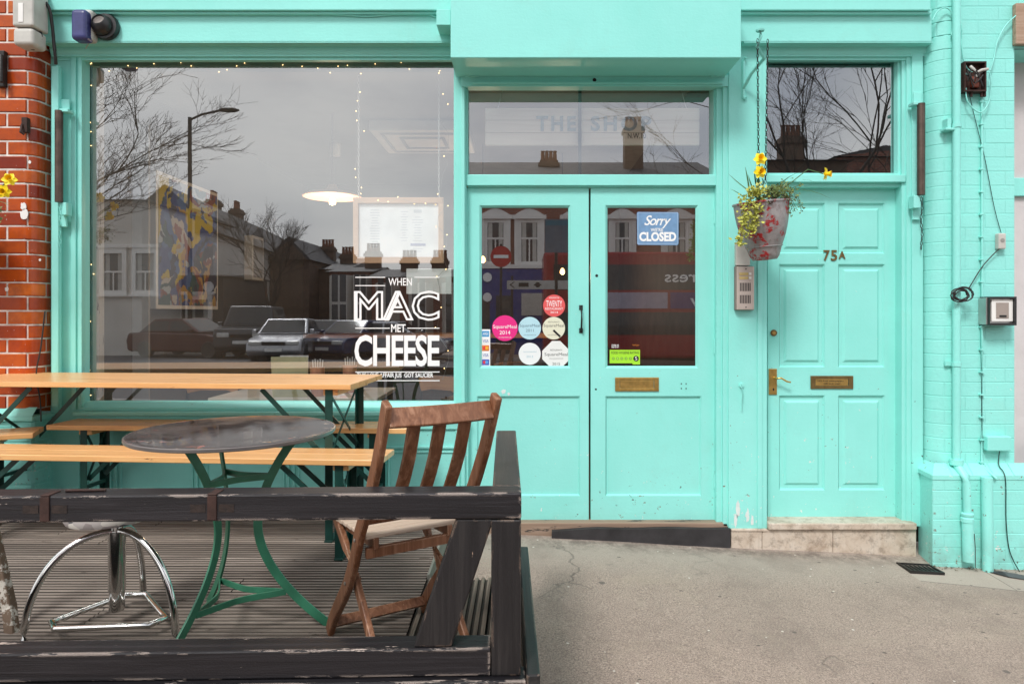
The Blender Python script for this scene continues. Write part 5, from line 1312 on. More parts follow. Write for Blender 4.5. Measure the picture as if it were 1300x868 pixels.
# menu board hanging in the window
MBd = wthing('menu_board', 'pale wooden framed menu board hanging on chains behind the big window', 'menu', PY(508, 334, .16))
mb = MB(); r = rect(448, 250.5, 563, 334, .16); mb.plate(r, [inset(r, .032, .037)], .16, .03); mb.box(r[0]+.005, r[1]-.005, .185, .19, r[2]+.005, r[3]-.005); mb.build('frame', 'frameoak', MBd, .003)
mb = MB(); q = inset(r, .034, .040); mb.box(q[0], q[1], .178, .184, q[2], q[3]); pp = mb.build('paper', plain('bright_paper', (.86,.88,.90), .6), MBd)
mb = MB(); rnd = random.Random(12); xm = q[0]+(q[1]-q[0])*.33
gry = plain('faint_print', (.62,.65,.70), .6)
for xm, wd, n_, zt0 in ((q[0]+.10, .075, 15, q[3]-.04), (q[0]+.285, .05, 12, q[3]-.05), (q[0]+.37, .07, 14, q[3]-.085)):
    for i in range(n_):
        w = wd*rnd.uniform(.45, 1); z = zt0-i*.0165
        if z > q[2]+.03: mb.box(xm-w/2, xm+w/2, .1772, .1778, z, z+.0045)
mb.box(q[0]+.345, q[0]+.395, .1772, .1778, q[3]-.055, q[3]-.035)
mb.build('menu_print', gry, pp)
mb = MB(); mb.box(q[0]+.325, q[0]+.42, .1770, .1778, q[2]+.07, q[2]+.085); mb.build('menu_print', plain('blue_print', (.30,.32,.5), .6), pp)
mb = MB()
for px in (455, 557):
    z = r[3]; k = 0; x = xt(px, .17)
    while z < 2.86:
        a = 1.4*(k%2); mb.tube([(x+.005*math.cos(b)*math.cos(a), .175+.005*math.cos(b)*math.sin(a), z+.012*math.sin(b)) for b in [2*PI*i/8 for i in range(9)]], .0018, 4); z += .019; k += 1
mb.build('chain', 'white', MBd)
mb = MB(); mb.pbox(516, 341, 573, 373, .14, .143); tag(mb.build('notice', plain('white_card', (.75,.76,.74), .6)), 'white blank notice on the glass below the menu board', 'notice')
# fairy lights
FL = wthing('string_lights', 'warm fairy lights strung round the inside of the big window', 'lights', PY(340, 90, .12))
rnd = random.Random(21); W_ = []; pts = []
for i in range(40): pts.append(PY(116+i*11.6, 84+5*math.sin(i*.55)+rnd.uniform(-3, 3), .125))
W_.append(pts); W_.append([PY(115+rnd.uniform(-2.5,3), 80+i*15, .10) for i in range(29)])
W_.append([PY(455+rnd.uniform(-5,6), 92+i*12, .14) for i in range(14)]); W_.append([PY(560+rnd.uniform(-6,10), 92+i*13, .13) for i in range(31)])
W_.append([PY(455+i*12, 256+rnd.uniform(-4,5), .14) for i in range(9)])
mb = MB(); base = None; bulbs = []
for w in W_:
    mb.tube(w, .0011, 4)
    for k, p in enumerate(w):
        if rnd.random() < .62: bulbs.append(p+Vector((rnd.uniform(-.012,.012), -.006, rnd.uniform(-.015,.012))))
mb.build('wire', 'greyplastic', FL)
mb = MB(); mb.lathe([(0,-.0036),(.0028,-.002),(.0036,0),(.0028,.002),(0,.0036)], (0,0,0), 6); b0 = mb.build('bulb', 'fairybulb', FL)
b0.location = bulbs[0]
for p in bulbs[1:92]: c = b0.copy(); COL.objects.link(c); c.location = p
# pendant lamps
def pendant(label, c, r):
    t = wthing('pendant_lamp', label, 'lamp', c); mb = MB(); mb.lathe([(.03,.10),(.05,.06),(r*.8,.03),(r,.0),(r-.01,-.004),(r*.75,.02),(.03,.04)], c, 40); mb.build('shade', plain('copper_peach_shade', (.72,.42,.28), .45), t)
    mb = MB(); mb.lathe([(0,-.02),(.025,-.01),(.03,.015),(.02,.04),(0,.05)], Vector(c)-Vector((0,0,.05)), 14); mb.build('bulb', 'bulb', t)
    mb = MB(); mb.cyl((c[0],c[1],c[2]+.1), (c[0],c[1],2.95), .006, 6); mb.build('flex', 'rubber', t)
c = P(422, 250, 5.6); pendant('wide peach pendant lamp with glowing bulb seen beyond the menu board', c, .24)
c = P(426, 190, 6.6); t = wthing('pendant_lamp', 'small pale cylinder ceiling lamp deep in the shop', 'lamp', c); mb = MB(); mb.lathe([(.04,-.06),(.045,-.06),(.045,.06),(0,.06)], c, 18); mb.build('shade', 'white', t); mb = MB(); mb.cyl((c.x,c.y,c.z+.06), (c.x,c.y,2.95), .005, 6); mb.build('flex', 'rubber', t)
for a, b, d in ((606, 328, 6.2), (715, 345, 6.4), (423, 262, 6.2)):
    pass
for k, (a, b, d) in enumerate(((613, 330, 6.6), (714, 345, 7.0))):
    c = P(a, b, d); t = wthing('bare_bulb', ('bare glowing bulb inside, left of the no entry reflection', 'bare glowing bulb inside, right part of the left door pane')[k], 'lamp', c)
    mb = MB(); mb.lathe([(0,-.03),(.022,-.015),(.025,.01),(.012,.035),(0,.04)], c, 12); mb.build('bulb', 'bulb', t); mb = MB(); mb.cyl((c.x,c.y,c.z+.04), (c.x,c.y,2.95), .004, 5); mb.build('flex', 'rubber', t)
# ceiling cassette
c = P(540, 175, 6.2); AC = wthing('air_conditioner', 'square white air conditioning cassette on the shop ceiling', 'air conditioner', c)
mb = MB(); mb.box(c.x-.42, c.x+.42, c.y-.42, c.y+.42, 2.86, 2.95); mb.build('panel', 'white', AC, .01)
mb = MB()
for s in (.34, .2): mb.plate((-s, s, -s, s), [(-s+.03, s-.03, -s+.03, s-.03)], 0, .006)
for v in mb.bm.verts: v.co = Vector((c.x+v.co.x, c.y+v.co.z, 2.853-v.co.y*.5))
mb.build('vent', 'greyplastic', AC, recalc=False)
# hanging THE SHOP board behind the door transom
SG = wthing('sign_board', 'whitewashed wooden board lettered THE SHOP hanging behind the door transom', 'sign', PY(752, 184, .13))
Y_ = .11; mb = MB(); r = rect(616, 137, 888, 184.5, Y_)
for i in range(3): h = (r[3]-r[2])/3; mb.box(r[0], r[1], Y_, Y_+.025, r[2]+i*h+.001, r[2]+(i+1)*h-.001)
mb.build('board', 'signwood', SG, .002)
grey = plain('worn_grey_lettering', (.30,.34,.36), .6, 0, 0, 0, .3, 40)
ptext('THE', 'lettering', 681, 147.5, 731, 166.5, Y_-.004, grey, SG, off=.03, space=1.3); ptext('SHOP', 'lettering', 750, 147.5, 827, 166.5, Y_-.004, grey, SG, off=.03, space=1.3)
ptext('N.W.10', 'lettering', 797, 169, 820, 176, Y_-.004, 'iron', SG)
mb = MB()
for px in (632, 872): mb.cyl((xt(px,Y_), Y_+.012, r[3]), (xt(px,Y_)+(.1 if px < 700 else -.1), Y_+.012, 2.95), .003, 5)
mb.build('wire', 'steel', SG)
# interior table with cards and copper cups, chairs, counter
IT = wthing('cafe_table', 'pale cafe table inside by the window with menu cards and copper cups', 'table', (-1.45, .75, .05))
mb = MB(); mb.box(-2.05, -.95, .30, .95, .735, .762); mb.build('tabletop', plain('pale_laminate', (.55,.50,.43), .35), IT, .003)
for x in (-1.95, -1.05):
    for y in (.38, .87): mb = MB(); mb.cyl((x,y,.05), (x,y,.735), .02, 10); mb.build('leg', 'iron', IT)
def card(lab, a, b, c_, d_, Y, m, tilt=.05):
    r = rect(a, b, c_, d_, Y); mb = MB(); v = [(r[0], Y, r[2]), (r[1], Y, r[2]), (r[1]-.01, Y+tilt, r[3]), (r[0]-.03, Y+tilt, r[3])]
    mb.bm.faces.new([mb.bm.verts.new(p) for p in v]); bmesh.ops.solidify(mb.bm, geom=list(mb.bm.faces), thickness=.003); mb.build('menu_card', m); return tag(bpy.context.scene.objects[-1], lab, 'card')
def card(lab, a, b, c_, d_, Y, m, tilt=.05):
    r = rect(a, b, c_, d_, Y); mb = MB(); v = [(r[0], Y, .763), (r[1], Y, .763), (r[1]-.01, Y+tilt, r[3]), (r[0]-.03, Y+tilt, r[3])]
    mb.bm.faces.new([mb.bm.verts.new(p) for p in v]); bmesh.ops.solidify(mb.bm, geom=list(mb.bm.faces), thickness=.003)
    return tag(mb.build('menu_card', m), lab, 'card')
card('olive-cream menu card leaning on the inside table', 346, 453.5, 390, 503, .36, plain('cream_card', (.52,.50,.32), .7))
card('white menu card just behind the olive-cream one', 358, 451.5, 390.5, 503, .42, plain('white_card2', (.75,.74,.76), .7))
cop = plain('copper', (.62,.28,.19), .35, .6)
for k, (a, b) in enumerate(((403, 467), (444, 464))):
    c = P(a, 503, 4.127+.42+.2*k); t = wthing('copper_cup', ('copper cup of cutlery nearest the menu cards', 'copper cup of cutlery farther right on the inside table')[k], 'cup', (c.x, c.y, .763))
    mb = MB(); mb.lathe([(0,0),(.04,0),(.046,.1),(.048,.19),(.044,.19),(.038,.02),(0,.02)], (c.x, c.y, .763), 20); mb.build('cup', cop, t)
    mb = MB()
    for i in range(5): mb.bar((c.x-.02+.01*i, c.y, .80), (c.x-.035+.017*i, c.y+.01, 1.0+.01*(i%2)), .008, .002)
    mb.build('cutlery', 'steel', t)
def cafe_chair(lab, x, y, rz, m):
    o = thing('cafe_chair', lab, 'chair', (x, y, .05), rz, 'chairs inside the shop')
    mb = MB(); mb.box(-.19, .19, -.19, .19, .43, .45); mb.build('seat', m, o, .01)
    mb = MB(); mb.sweep([(-.19,-.19,.74), (-.1,-.215,.76), (.1,-.215,.76), (.19,-.19,.74)], [(-.008,-.05),(.008,-.05),(.008,.05),(-.008,.05)], (0,0,1)); mb.build('backrest', m, o, .004)
    for sx in (-1, 1):
        mb = MB(); mb.tube([(sx*.17,.17,.43), (sx*.19,.2,0)], .011, 8); mb.build('leg', 'iron', o)
        mb = MB(); mb.tube([(sx*.19,-.22,0), (sx*.175,-.18,.43), (sx*.18,-.2,.8)], .011, 8); mb.build('leg', 'iron', o)
M['orangewood'] = mk_wood('warm_plywood', [(.35,.15,.05,1),(.5,.24,.09,1),(.6,.32,.14,1)], 0, .4, 30)
cafe_chair('warm plywood chair inside, behind the pine table near the left of the window', -2.22, .55, PI, 'orangewood')
cafe_chair('warm plywood chair inside at the lower right corner of the window', -.72, .62, PI*.8, 'orangewood')
cafe_chair('dark plywood chair deep inside the shop', -.2, 2.4, .4, 'orangewood')
CT = wthing('counter', 'dark timber counter deep inside the shop', 'counter', (-1, 3.4, .05))
mb = MB(); mb.box(-2.3, .2, 3.2, 3.8, .05, 1.05); mb.build('body', 'intdark', CT); mb = MB(); mb.box(-2.35, .25, 3.15, 3.85, 1.051, 1.09); mb.build('worktop', 'orangewood', CT)
# closed sign hanging in the right door
CS = wthing('closed_sign', 'blue hanging sign reading Sorry we are closed in the right door pane', 'sign', PY(835, 311, DY+.03))
Yc = DY+.0162; r = rect(808.5, 269, 861.5, 311, Yc)
mb = MB(); cx = [(r[0]+.008, r[2]),(r[1]-.006, r[2]-.002),(r[1], r[2]+.01),(r[1]+.0, r[3]-.01),(r[1]-.006, r[3]-.002),(r[0]+.006, r[3]),(r[0], r[3]-.008),(r[0]+.002, r[2]+.008)]
mb.prism(cx, Yc, Yc+.0015); mb.build('board', plain('washed_blue_sign', (.16,.30,.50), .6, 0, 0, 0, .12, 30), CS)
mb = MB(); a = [inset(r, .006, .006)]; mb.plate(a[0], [inset(a[0], .002)], Yc-.0008, .0006); mb.build('border', plain('pale_blue', (.45,.58,.72), .6), CS)
ptext('Sorry', 'lettering', 818, 273.5, 852, 290, Yc-.001, 'vinyl', CS, shear=.35, off=.012, space=.85)
ptext("WE'RE", 'lettering', 826, 289.5, 842, 294, Yc-.001, 'vinyl', CS, off=.015)
ptext('CLOSED', 'lettering', 811.5, 294.5, 858.5, 306.5, Yc-.001, 'vinyl', CS, off=.045)

# ============================================================ ACROSS THE STREET (seen mirrored in the glass)
M['wallwhite'] = plain('white_render', (.62,.60,.56), .8, 0, 20, .3, .1, 1)
M['walldark'] = plain('brown_london_brick', (.13,.085,.06), .85, 0, 30, .4, .3, 3)
def mk_brickwall(name, c1, c2):
    n = NT(name); b = n.n.new('ShaderNodeTexBrick'); b.inputs['Color1'].default_value = c1; b.inputs['Color2'].default_value = c2; b.inputs['Mortar'].default_value = (.25,.2,.17,1)
    b.inputs['Scale'].default_value = 1; b.inputs['Brick Width'].default_value = .22; b.inputs['Row Height'].default_value = .075; b.inputs['Mortar Size'].default_value = .008
    n.link(n.map((1,1,1), (PI/2,0,0)), b.inputs['Vector']); n.set(b.outputs['Color'], .85); return n.m
M['wallred'] = mk_brickwall('red_brick_wall', (.20,.055,.035,1), (.28,.085,.05,1))
M['slate'] = plain('slate_roof', (.05,.048,.05), .6, 0, 18, .6, .3, 4)
M['pot'] = plain('terracotta_pot', (.22,.09,.05), .8)
def houses(name, label, loc, rz, L, depth, eave, ridge, wall, wins, chim=(), shop=None, gable=True, zb=-.9, group=None, bays=()):
    """front wall on local y=0 facing +y, body behind it (-y). wins: (x0,x1,z0,z1)"""
    o = thing(name, label, 'building', loc, rz, group)
    mb = MB(); mb.box(0, L, -depth, 0, zb, eave); mb.build('wall', wall, o)
    mb = MB()
    if gable == 'side':      # gable faces the street
        mb.prism([(-.2, eave), (L+.2, eave), (L/2, ridge)], -depth-.2, .25); rf = mb.build('roof', 'slate', o)
        mb = MB(); mb.prism([(.0, eave), (L, eave), (L/2, ridge-.25)], -.1, .26); mb.build('gable_wall', wall, o)
    else:
        T = Matrix(((0,1,0,0),(1,0,0,0),(0,0,1,0),(0,0,0,1)))
        mb.prism([(.3, eave), (-depth-.3, eave), (-depth/2, ridge)], -.2, L+.2, T); rf = mb.build('roof', 'slate', o)
    for x, y, h in chim:
        zr = ridge-abs(y+depth/2)/(depth/2)*(ridge-eave) if gable != 'side' else eave
        mb = MB(); mb.box(x-.45, x+.45, y-.3, y+.3, zr-.6, zr+h); mb.box(x-.52, x+.52, y-.37, y+.37, zr+h-.3, zr+h-.12)
        ch_ = mb.build('chimney', 'walldark', rf)
        for k in range(4): mb = MB(); mb.lathe([(.10,0),(.12,.05),(.10,.12),(.085,.45),(.11,.5),(0,.5)], (x-.3+.2*k, y, zr+h), 10); mb.build('chimney_pot', 'pot', ch_) if k < 99 else None
    for (x0, x1, z0, z1) in wins:
        mb = MB(); mb.plate((x0-.16, x1+.16, z0-.14, z1+.2), [(x0, x1, z0, z1)], 0, .08)
        mb.box(x0-.26, x1+.26, -.001, .16, z0-.24, z0-.141); mb.box(x0-.24, x1+.24, -.001, .14, z1+.201, z1+.34)
        zm = (z0+z1)/2; mb.box(x0, x1, .02, .06, zm-.035, zm+.035); mb.box((x0+x1)/2-.02, (x0+x1)/2+.02, .02, .055, z0, zm-.036)
        for v in mb.bm.verts: pass
        # plate faces -Y by construction: push it out to stand proud of +y
        for v in mb.bm.verts:
            if abs(v.co.y-0) < 1e-6: v.co.y = .10
            elif abs(v.co.y-.08) < 1e-6: v.co.y = .002
        w = mb.build('window', 'white', o)
        mb = MB(); mb.box(x0, x1, .004, .012, z0, z1); mb.build('pane', 'housepane', w)
        mb = MB(); mb.box(x0+.03, x0+(x1-x0)*.28, .013, .016, z0, z1); mb.box(x1-(x1-x0)*.28, x1-.03, .013, .016, z0, z1); mb.build('curtain', plain('net_curtain', (.42,.42,.40), .8), w)
    for (x, w_, z0, z1) in bays:
        mb = MB(); mb.prism([(x-w_/2, 0.001), (x+w_/2, 0.001), (x+w_*.3, .8), (x-w_*.3, .8)], z0, z1, Matrix(((1,0,0,0),(0,0,1,0),(0,1,0,0),(0,0,0,1)))); b = mb.build('bay_window', 'wallwhite', o)
        mb = MB()
        for za in (z0+.8, (z0+z1)/2+.5):
            mb.box(x-w_*.26, x-.05, .801, .81, za, za+1.5); mb.box(x+.05, x+w_*.26, .801, .81, za, za+1.5)
        mb.build('pane', 'housepane', b)
    return o
# positions are unfolded distances D: world y = 4.247 - D
def W(px, D): return (px-CX)*D/F
# E: three storey red brick parade facing the shop doors
D = 30.6; s = D/F; y0 = 4.247-D
xa_, xb_ = W(582, D), W(912, D)
zz = lambda py: CAMZ-(py-CY)*s
wins = []
for a, b in ((617, 641), (660, 684), (779, 800), (846, 872), (720, 744)):
    wins.append((W(a+2, D)-xa_, W(b-2, D)-xa_, zz(332), zz(283)))
E_ = houses('brick_parade', 'red brick parade with white arched sash windows opposite, mirrored in the door glass', (xa_, y0, 0), 0, xb_-xa_, 9, zz(226), zz(178), 'wallred', [], chim=((W(700,D)-xa_, -3.2, .25), (W(815,D)-xa_, -2.5, 2.0)))
for x0, x1, z0, z1 in wins:
    mb = MB(); mb.plate((x0-.14, x1+.14, z0-.1, z1+.15), [(x0, x1, z0, z1)], 0, .1); mb.box(x0-.3, x1+.3, -.12, 0, z0-.3, z0-.101); mb.box(x0-.32, x0-.141, -.06, 0, z0-.1, z1+.15); mb.box(x1+.141, x1+.32, -.06, 0, z0-.1, z1+.15); mb.box(x0-.4, x1+.4, -.14, 0, z1+.151, z1+.33)
    n_ = 8; pts = [(x0-.3+(x1-x0+.6)*i/n_, z1+.331+.28*math.sin(PI*i/n_)) for i in range(n_+1)]; mb.prism(pts, -.1, 0)
    zm = (z0+z1)/2; mb.box(x0, x1, .0, .05, zm+.12, zm+.2); mb.box((x0+x1)/2-.03, (x0+x1)/2+.03, .0, .05, z0, zm+.12)
    for v in mb.bm.verts: v.co.y = .06-v.co.y
    w = mb.build('window', 'white', E_)
    mb = MB(); mb.box(x0, x1, .004, .012, z0, z1); mb.build('pane', 'housepane', w)
    mb = MB(); mb.box(x0+.03, x0+(x1-x0)*.3, .013, .016, z0, z1); mb.box(x1-(x1-x0)*.3, x1-.03, .013, .016, z0, z1); mb.build('curtain', 'offwhite', w)
Lx = xb_-xa_
mb = MB(); mb.box(0, Lx, .001, .25, zz(341), zz(336)); mb.box(0, Lx, .001, .12, zz(258), zz(254.5)); mb.box(0, Lx, .001, .3, zz(228), zz(224)); mb.build('string_course', 'white', E_)
mb = MB(); mb.box(0, W(722,D)-xa_, .001, .2, -1, zz(341.5)); bs = mb.build('shopfront', plain('royal_blue_shopfront', (.01,.03,.20), .4), E_)
mb = MB()
for a, b in ((600, 622), (630, 650)): mb.box(W(a,D)-xa_, W(b,D)-xa_, .201, .21, -.5, zz(375))
mb.build('pane', 'housepane', bs)
mb = MB(); mb.box(W(662,D)-xa_, W(705,D)-xa_, .201, .26, zz(400), zz(372)); mb.build('shutter', 'offwhite', bs)
for i, (tx, a, b) in enumerate((('o', 619, 352), ('o', 619, 377))):
    mb = MB(); mb.lathe([(.14,0),(.2,0),(.2,.05),(.14,.05)], (W(a,D)-xa_, .26, zz(b)), 16, Matrix.Rotation(PI/2, 4, 'X')); mb.build('lettering', 'vinyl', bs)
mb = MB(); mb.box(W(724,D)-xa_, Lx, .001, .18, -1, zz(341.5)); mb.build('shopfront', plain('dark_shopfront', (.03,.025,.025), .4), E_)
# F: low dark building + gables behind the big tree, mirrored over the house door
D = 27.5; houses('brick_house', 'dark brick house with one tall chimney, mirrored over the house door', (W(958,D), 4.247-D, 0), 0, W(1075,D)-W(958,D), 8, CAMZ+(CY-205)*D/F, CAMY*0+CAMZ+(CY-190)*D/F, 'walldark', [], chim=((1.6, -.4, 1.0),))
D = 30; houses('brick_house', 'pale gabled house beyond the big bare tree', (W(1062,D), 4.247-D, 0), 0, W(1180,D)-W(1062,D), 8, CAMZ+(CY-200)*D/F, CAMZ+(CY-186)*D/F, 'wallred', [], gable='side')
# A: white terrace running away along the side street, pub on its corner
def rot(ax, ay, bx, by): return math.atan2(by-ay, bx-ax)
A0 = (W(150, 30), 4.247-30); A1 = (W(352, 58), 4.247-58)
Lh = math.hypot(A1[0]-A0[0], A1[1]-A0[1]); a = rot(*A1, *A0)
hw = []
for i in range(7):
    x = 2.5+i*4.1
    if x+1.2 < Lh: hw += [(x, x+1.1, 2.7, 4.2)]
def tch(px, ytop, back=1.4):
    best = min((abs(((A1[0]+(A0[0]-A1[0])*t/200+math.sin(a)*back)*F/(4.247-(A1[1]+(A0[1]-A1[1])*t/200-math.cos(a)*back))+CX)-px), t) for t in range(201))
    t = best[1]/200; D_ = 4.247-(A1[1]+(A0[1]-A1[1])*t-math.cos(a)*back)
    zr = 7.0-abs(-back+2)/2*(7.0-4.9)
    return (Lh*t, -back, CAMZ+(CY-ytop)*D_/F-zr-.5)
houses('white_terrace', 'white rendered terrace receding down the side street, mirrored left of the cars', (A1[0], A1[1], 0), a, Lh, 4, 4.9, 7.0, 'wallwhite', hw, chim=(tch(271, 243), tch(301, 256)))
D = 30; pb_ = houses('corner_pub', 'dark fronted single storey pub on the corner of the white terrace', (W(238,D)-1.2, 4.247-D+1, 0), 0, 3.2, 5, 2.9, 3.1, plain('black_pub_front', (.03,.03,.032), .4), [(.5,1.3,.3,1.9),(1.8,2.6,.3,1.9)])
mb = MB(); mb.lathe([(.16,0),(.22,0),(.22,.06),(.16,.06)], (2.6, .06, 2.45), 18, Matrix.Rotation(PI/2, 4, 'X')); mb.build('lettering', 'vinyl', pb_)
# B: dark gable houses right of the small tree
D = 40; houses('brick_house', 'tall dark brown gabled house with stacked chimneys, mirrored beside the pendant lamp', (W(343,D), 4.247-D, 0), 0, W(392,D)-W(343,D), 12, CAMZ+(CY-330)*D/F, CAMZ+(CY-300)*D/F, 'walldark', [], gable='side')
D = 42; houses('brick_house', 'dark brown brick house with two rows of chimney pots', (W(372,D), 4.247-D, 0), 0, W(440,D)-W(372,D), 12, CAMZ+(CY-342)*D/F, CAMZ+(CY-318)*D/F, 'walldark', [(4.2,5.2,1.6,3.2)], chim=((1.0,-4,1.0),(2.6,-3,.6)), bays=())
D = 38; houses('bay_house', 'white bay fronted house mirrored behind the word MAC', (W(418,D), 4.247-D, 0), 0, W(470,D)-W(418,D), 8, CAMZ+(CY-345)*D/F, CAMZ+(CY-333)*D/F, 'wallred', [], bays=((.75,1.5,-.5,3.4),(1.9,1.2,-.5,3.4)), chim=((1.8,-3,1.0),))
D = 36
for k in range(3):
    xs_ = W(472+k*42, D); houses('bay_house', ('red brick bay house left of two like it behind the CHEESE lettering', 'middle red brick bay house mirrored behind the lettering', 'red brick bay house nearest the doors in the mirrored row')[k], (xs_, 4.247-D, 0), 0, W(42+CX,D)-.02, 8, CAMZ+(CY-352)*D/F, CAMZ+(CY-336)*D/F, 'wallred', [], bays=((.85,1.3,-.5,2.9),), chim=((1.5,-3,.7),), group='row of bay houses opposite')
# fence wall at the cars
D = 33; mb = MB(); mb.box(W(296,D), W(420,D), 4.247-D-.1, 4.247-D, -.8, CAMZ-(432-CY)*D/F+.55); tag(mb.build('board_fence', 'walldark'), 'dark board fence behind the parked cars across the street', 'fence')
# pavement kiosk of left side: pale low house at the far left
D = 26; houses('white_house', 'pale two storey house at the far left of the mirrored street', (W(60,D), 4.247-D, 0), 0, W(180,D)-W(60,D), 8, CAMZ+(CY-255)*D/F, CAMZ+(CY-245)*D/F, 'wallwhite', [(2.2,2.9,2.2,3.6),(2.9+.5,4.1,2.2,3.6)])

def bare_tree(label, base, h, seed, spread=1.0, r0=.16, levels=6, lean=(0,0), name='bare_tree', group='bare trees across the street', trunk=.3, bn=3):
    rnd = random.Random(seed); t = thing(name, label, 'tree', base, 0, group)
    tr = MB(); cr = MB()
    def grow(p, d, L, r, lv):
        n = 4 if lv < 3 else 3; pts = [p]; dd = d.copy()
        for i in range(n):
            dd = (dd+Vector((rnd.gauss(0,.13), rnd.gauss(0,.13), rnd.gauss(.03,.07)))).normalized(); pts.append(pts[-1]+dd*L/n)
        (tr if lv == 0 else cr).tube(pts, r, 8 if lv == 0 else (6 if lv < 2 else 3), r*.62)
        if lv >= levels: return
        k = bn if lv < levels-1 else 3
        for i in range(k):
            q = pts[-1] if i < 2 else pts[rnd.randint(2, len(pts)-1)]
            ax = Vector((rnd.gauss(0,1), rnd.gauss(0,1), rnd.gauss(0,.35))).normalized()
            nd = (dd*1.0+ax*rnd.uniform(.45,.85)*spread).normalized()
            if nd.z < -.2: nd.z = -.1
            grow(q, nd, L*rnd.uniform(.62,.84), max(r*.60, .0045), lv+1)
        if lv >= 2 and rnd.random() < .8:
            q = pts[2]; ax = Vector((rnd.gauss(0,1), rnd.gauss(0,1), .2)).normalized(); grow(q, (dd*.6+ax).normalized(), L*.5, max(r*.4, .005), min(levels, lv+2))
    grow(Vector((0,0,0)), Vector((lean[0], lean[1], 1)).normalized(), h*trunk, r0, 0)
    bark = plain('bark', (.05,.04,.033), .9, 0, 30, .5, .3, 8)
    tr.build('trunk', bark, t, recalc=False); cr.build('branches', bark, t, recalc=False); return t
def gy(D): return 4.247-D
D = 18.5; bare_tree('big bare tree mirrored over the house door', (W(1072,D), gy(D), -.6), 10.5, 11, .85, .085, 6, trunk=.34)
D = 21; bare_tree('bare tree right of the big one mirrored over the house door', (W(1168,D), gy(D), -.7), 10.5, 5, .85, .08, 6, trunk=.42)
D = 17; bare_tree('bare tree with drooping twigs mirrored at the top left of the big window', (W(-60,D), gy(D), -.3), 6.6, 23, .9, .11, 7, trunk=.44)
D = 28; bare_tree('small bare tree mirrored behind the lamp post', (W(336,D), gy(D), -.7), 8.4, 31, .75, .10, 6, trunk=.24)
# street lamp
D = 28.2
SL = thing('street_lamp', 'tall dark street lamp with one arm mirrored in the big window', 'street lamp', (W(241,D), gy(D), -.6))
mb = MB(); mb.tube([(0,0,0),(0,0,1.4)], .12, 12, .11); mb.tube([(0,0,1.4),(0,0,10.0)], .095, 12, .075); mb.build('pole', 'iron', SL)
mb = MB(); mb.tube([(0,0,9.9),(.5,0,10.12),(1.3,0,10.3)], .05, 8); mb.build('arm', 'iron', SL)
mb = MB(); mb.lathe([(0,-.42),(.10,-.38),(.17,-.1),(.15,.25),(.05,.42),(0,.43)], (1.62,0,10.3), 14, Matrix.Rotation(PI/2, 4, 'Y') @ Matrix.Scale(.6, 4, Vector((1,0,0)))); mb.build('lantern', 'iron', SL)
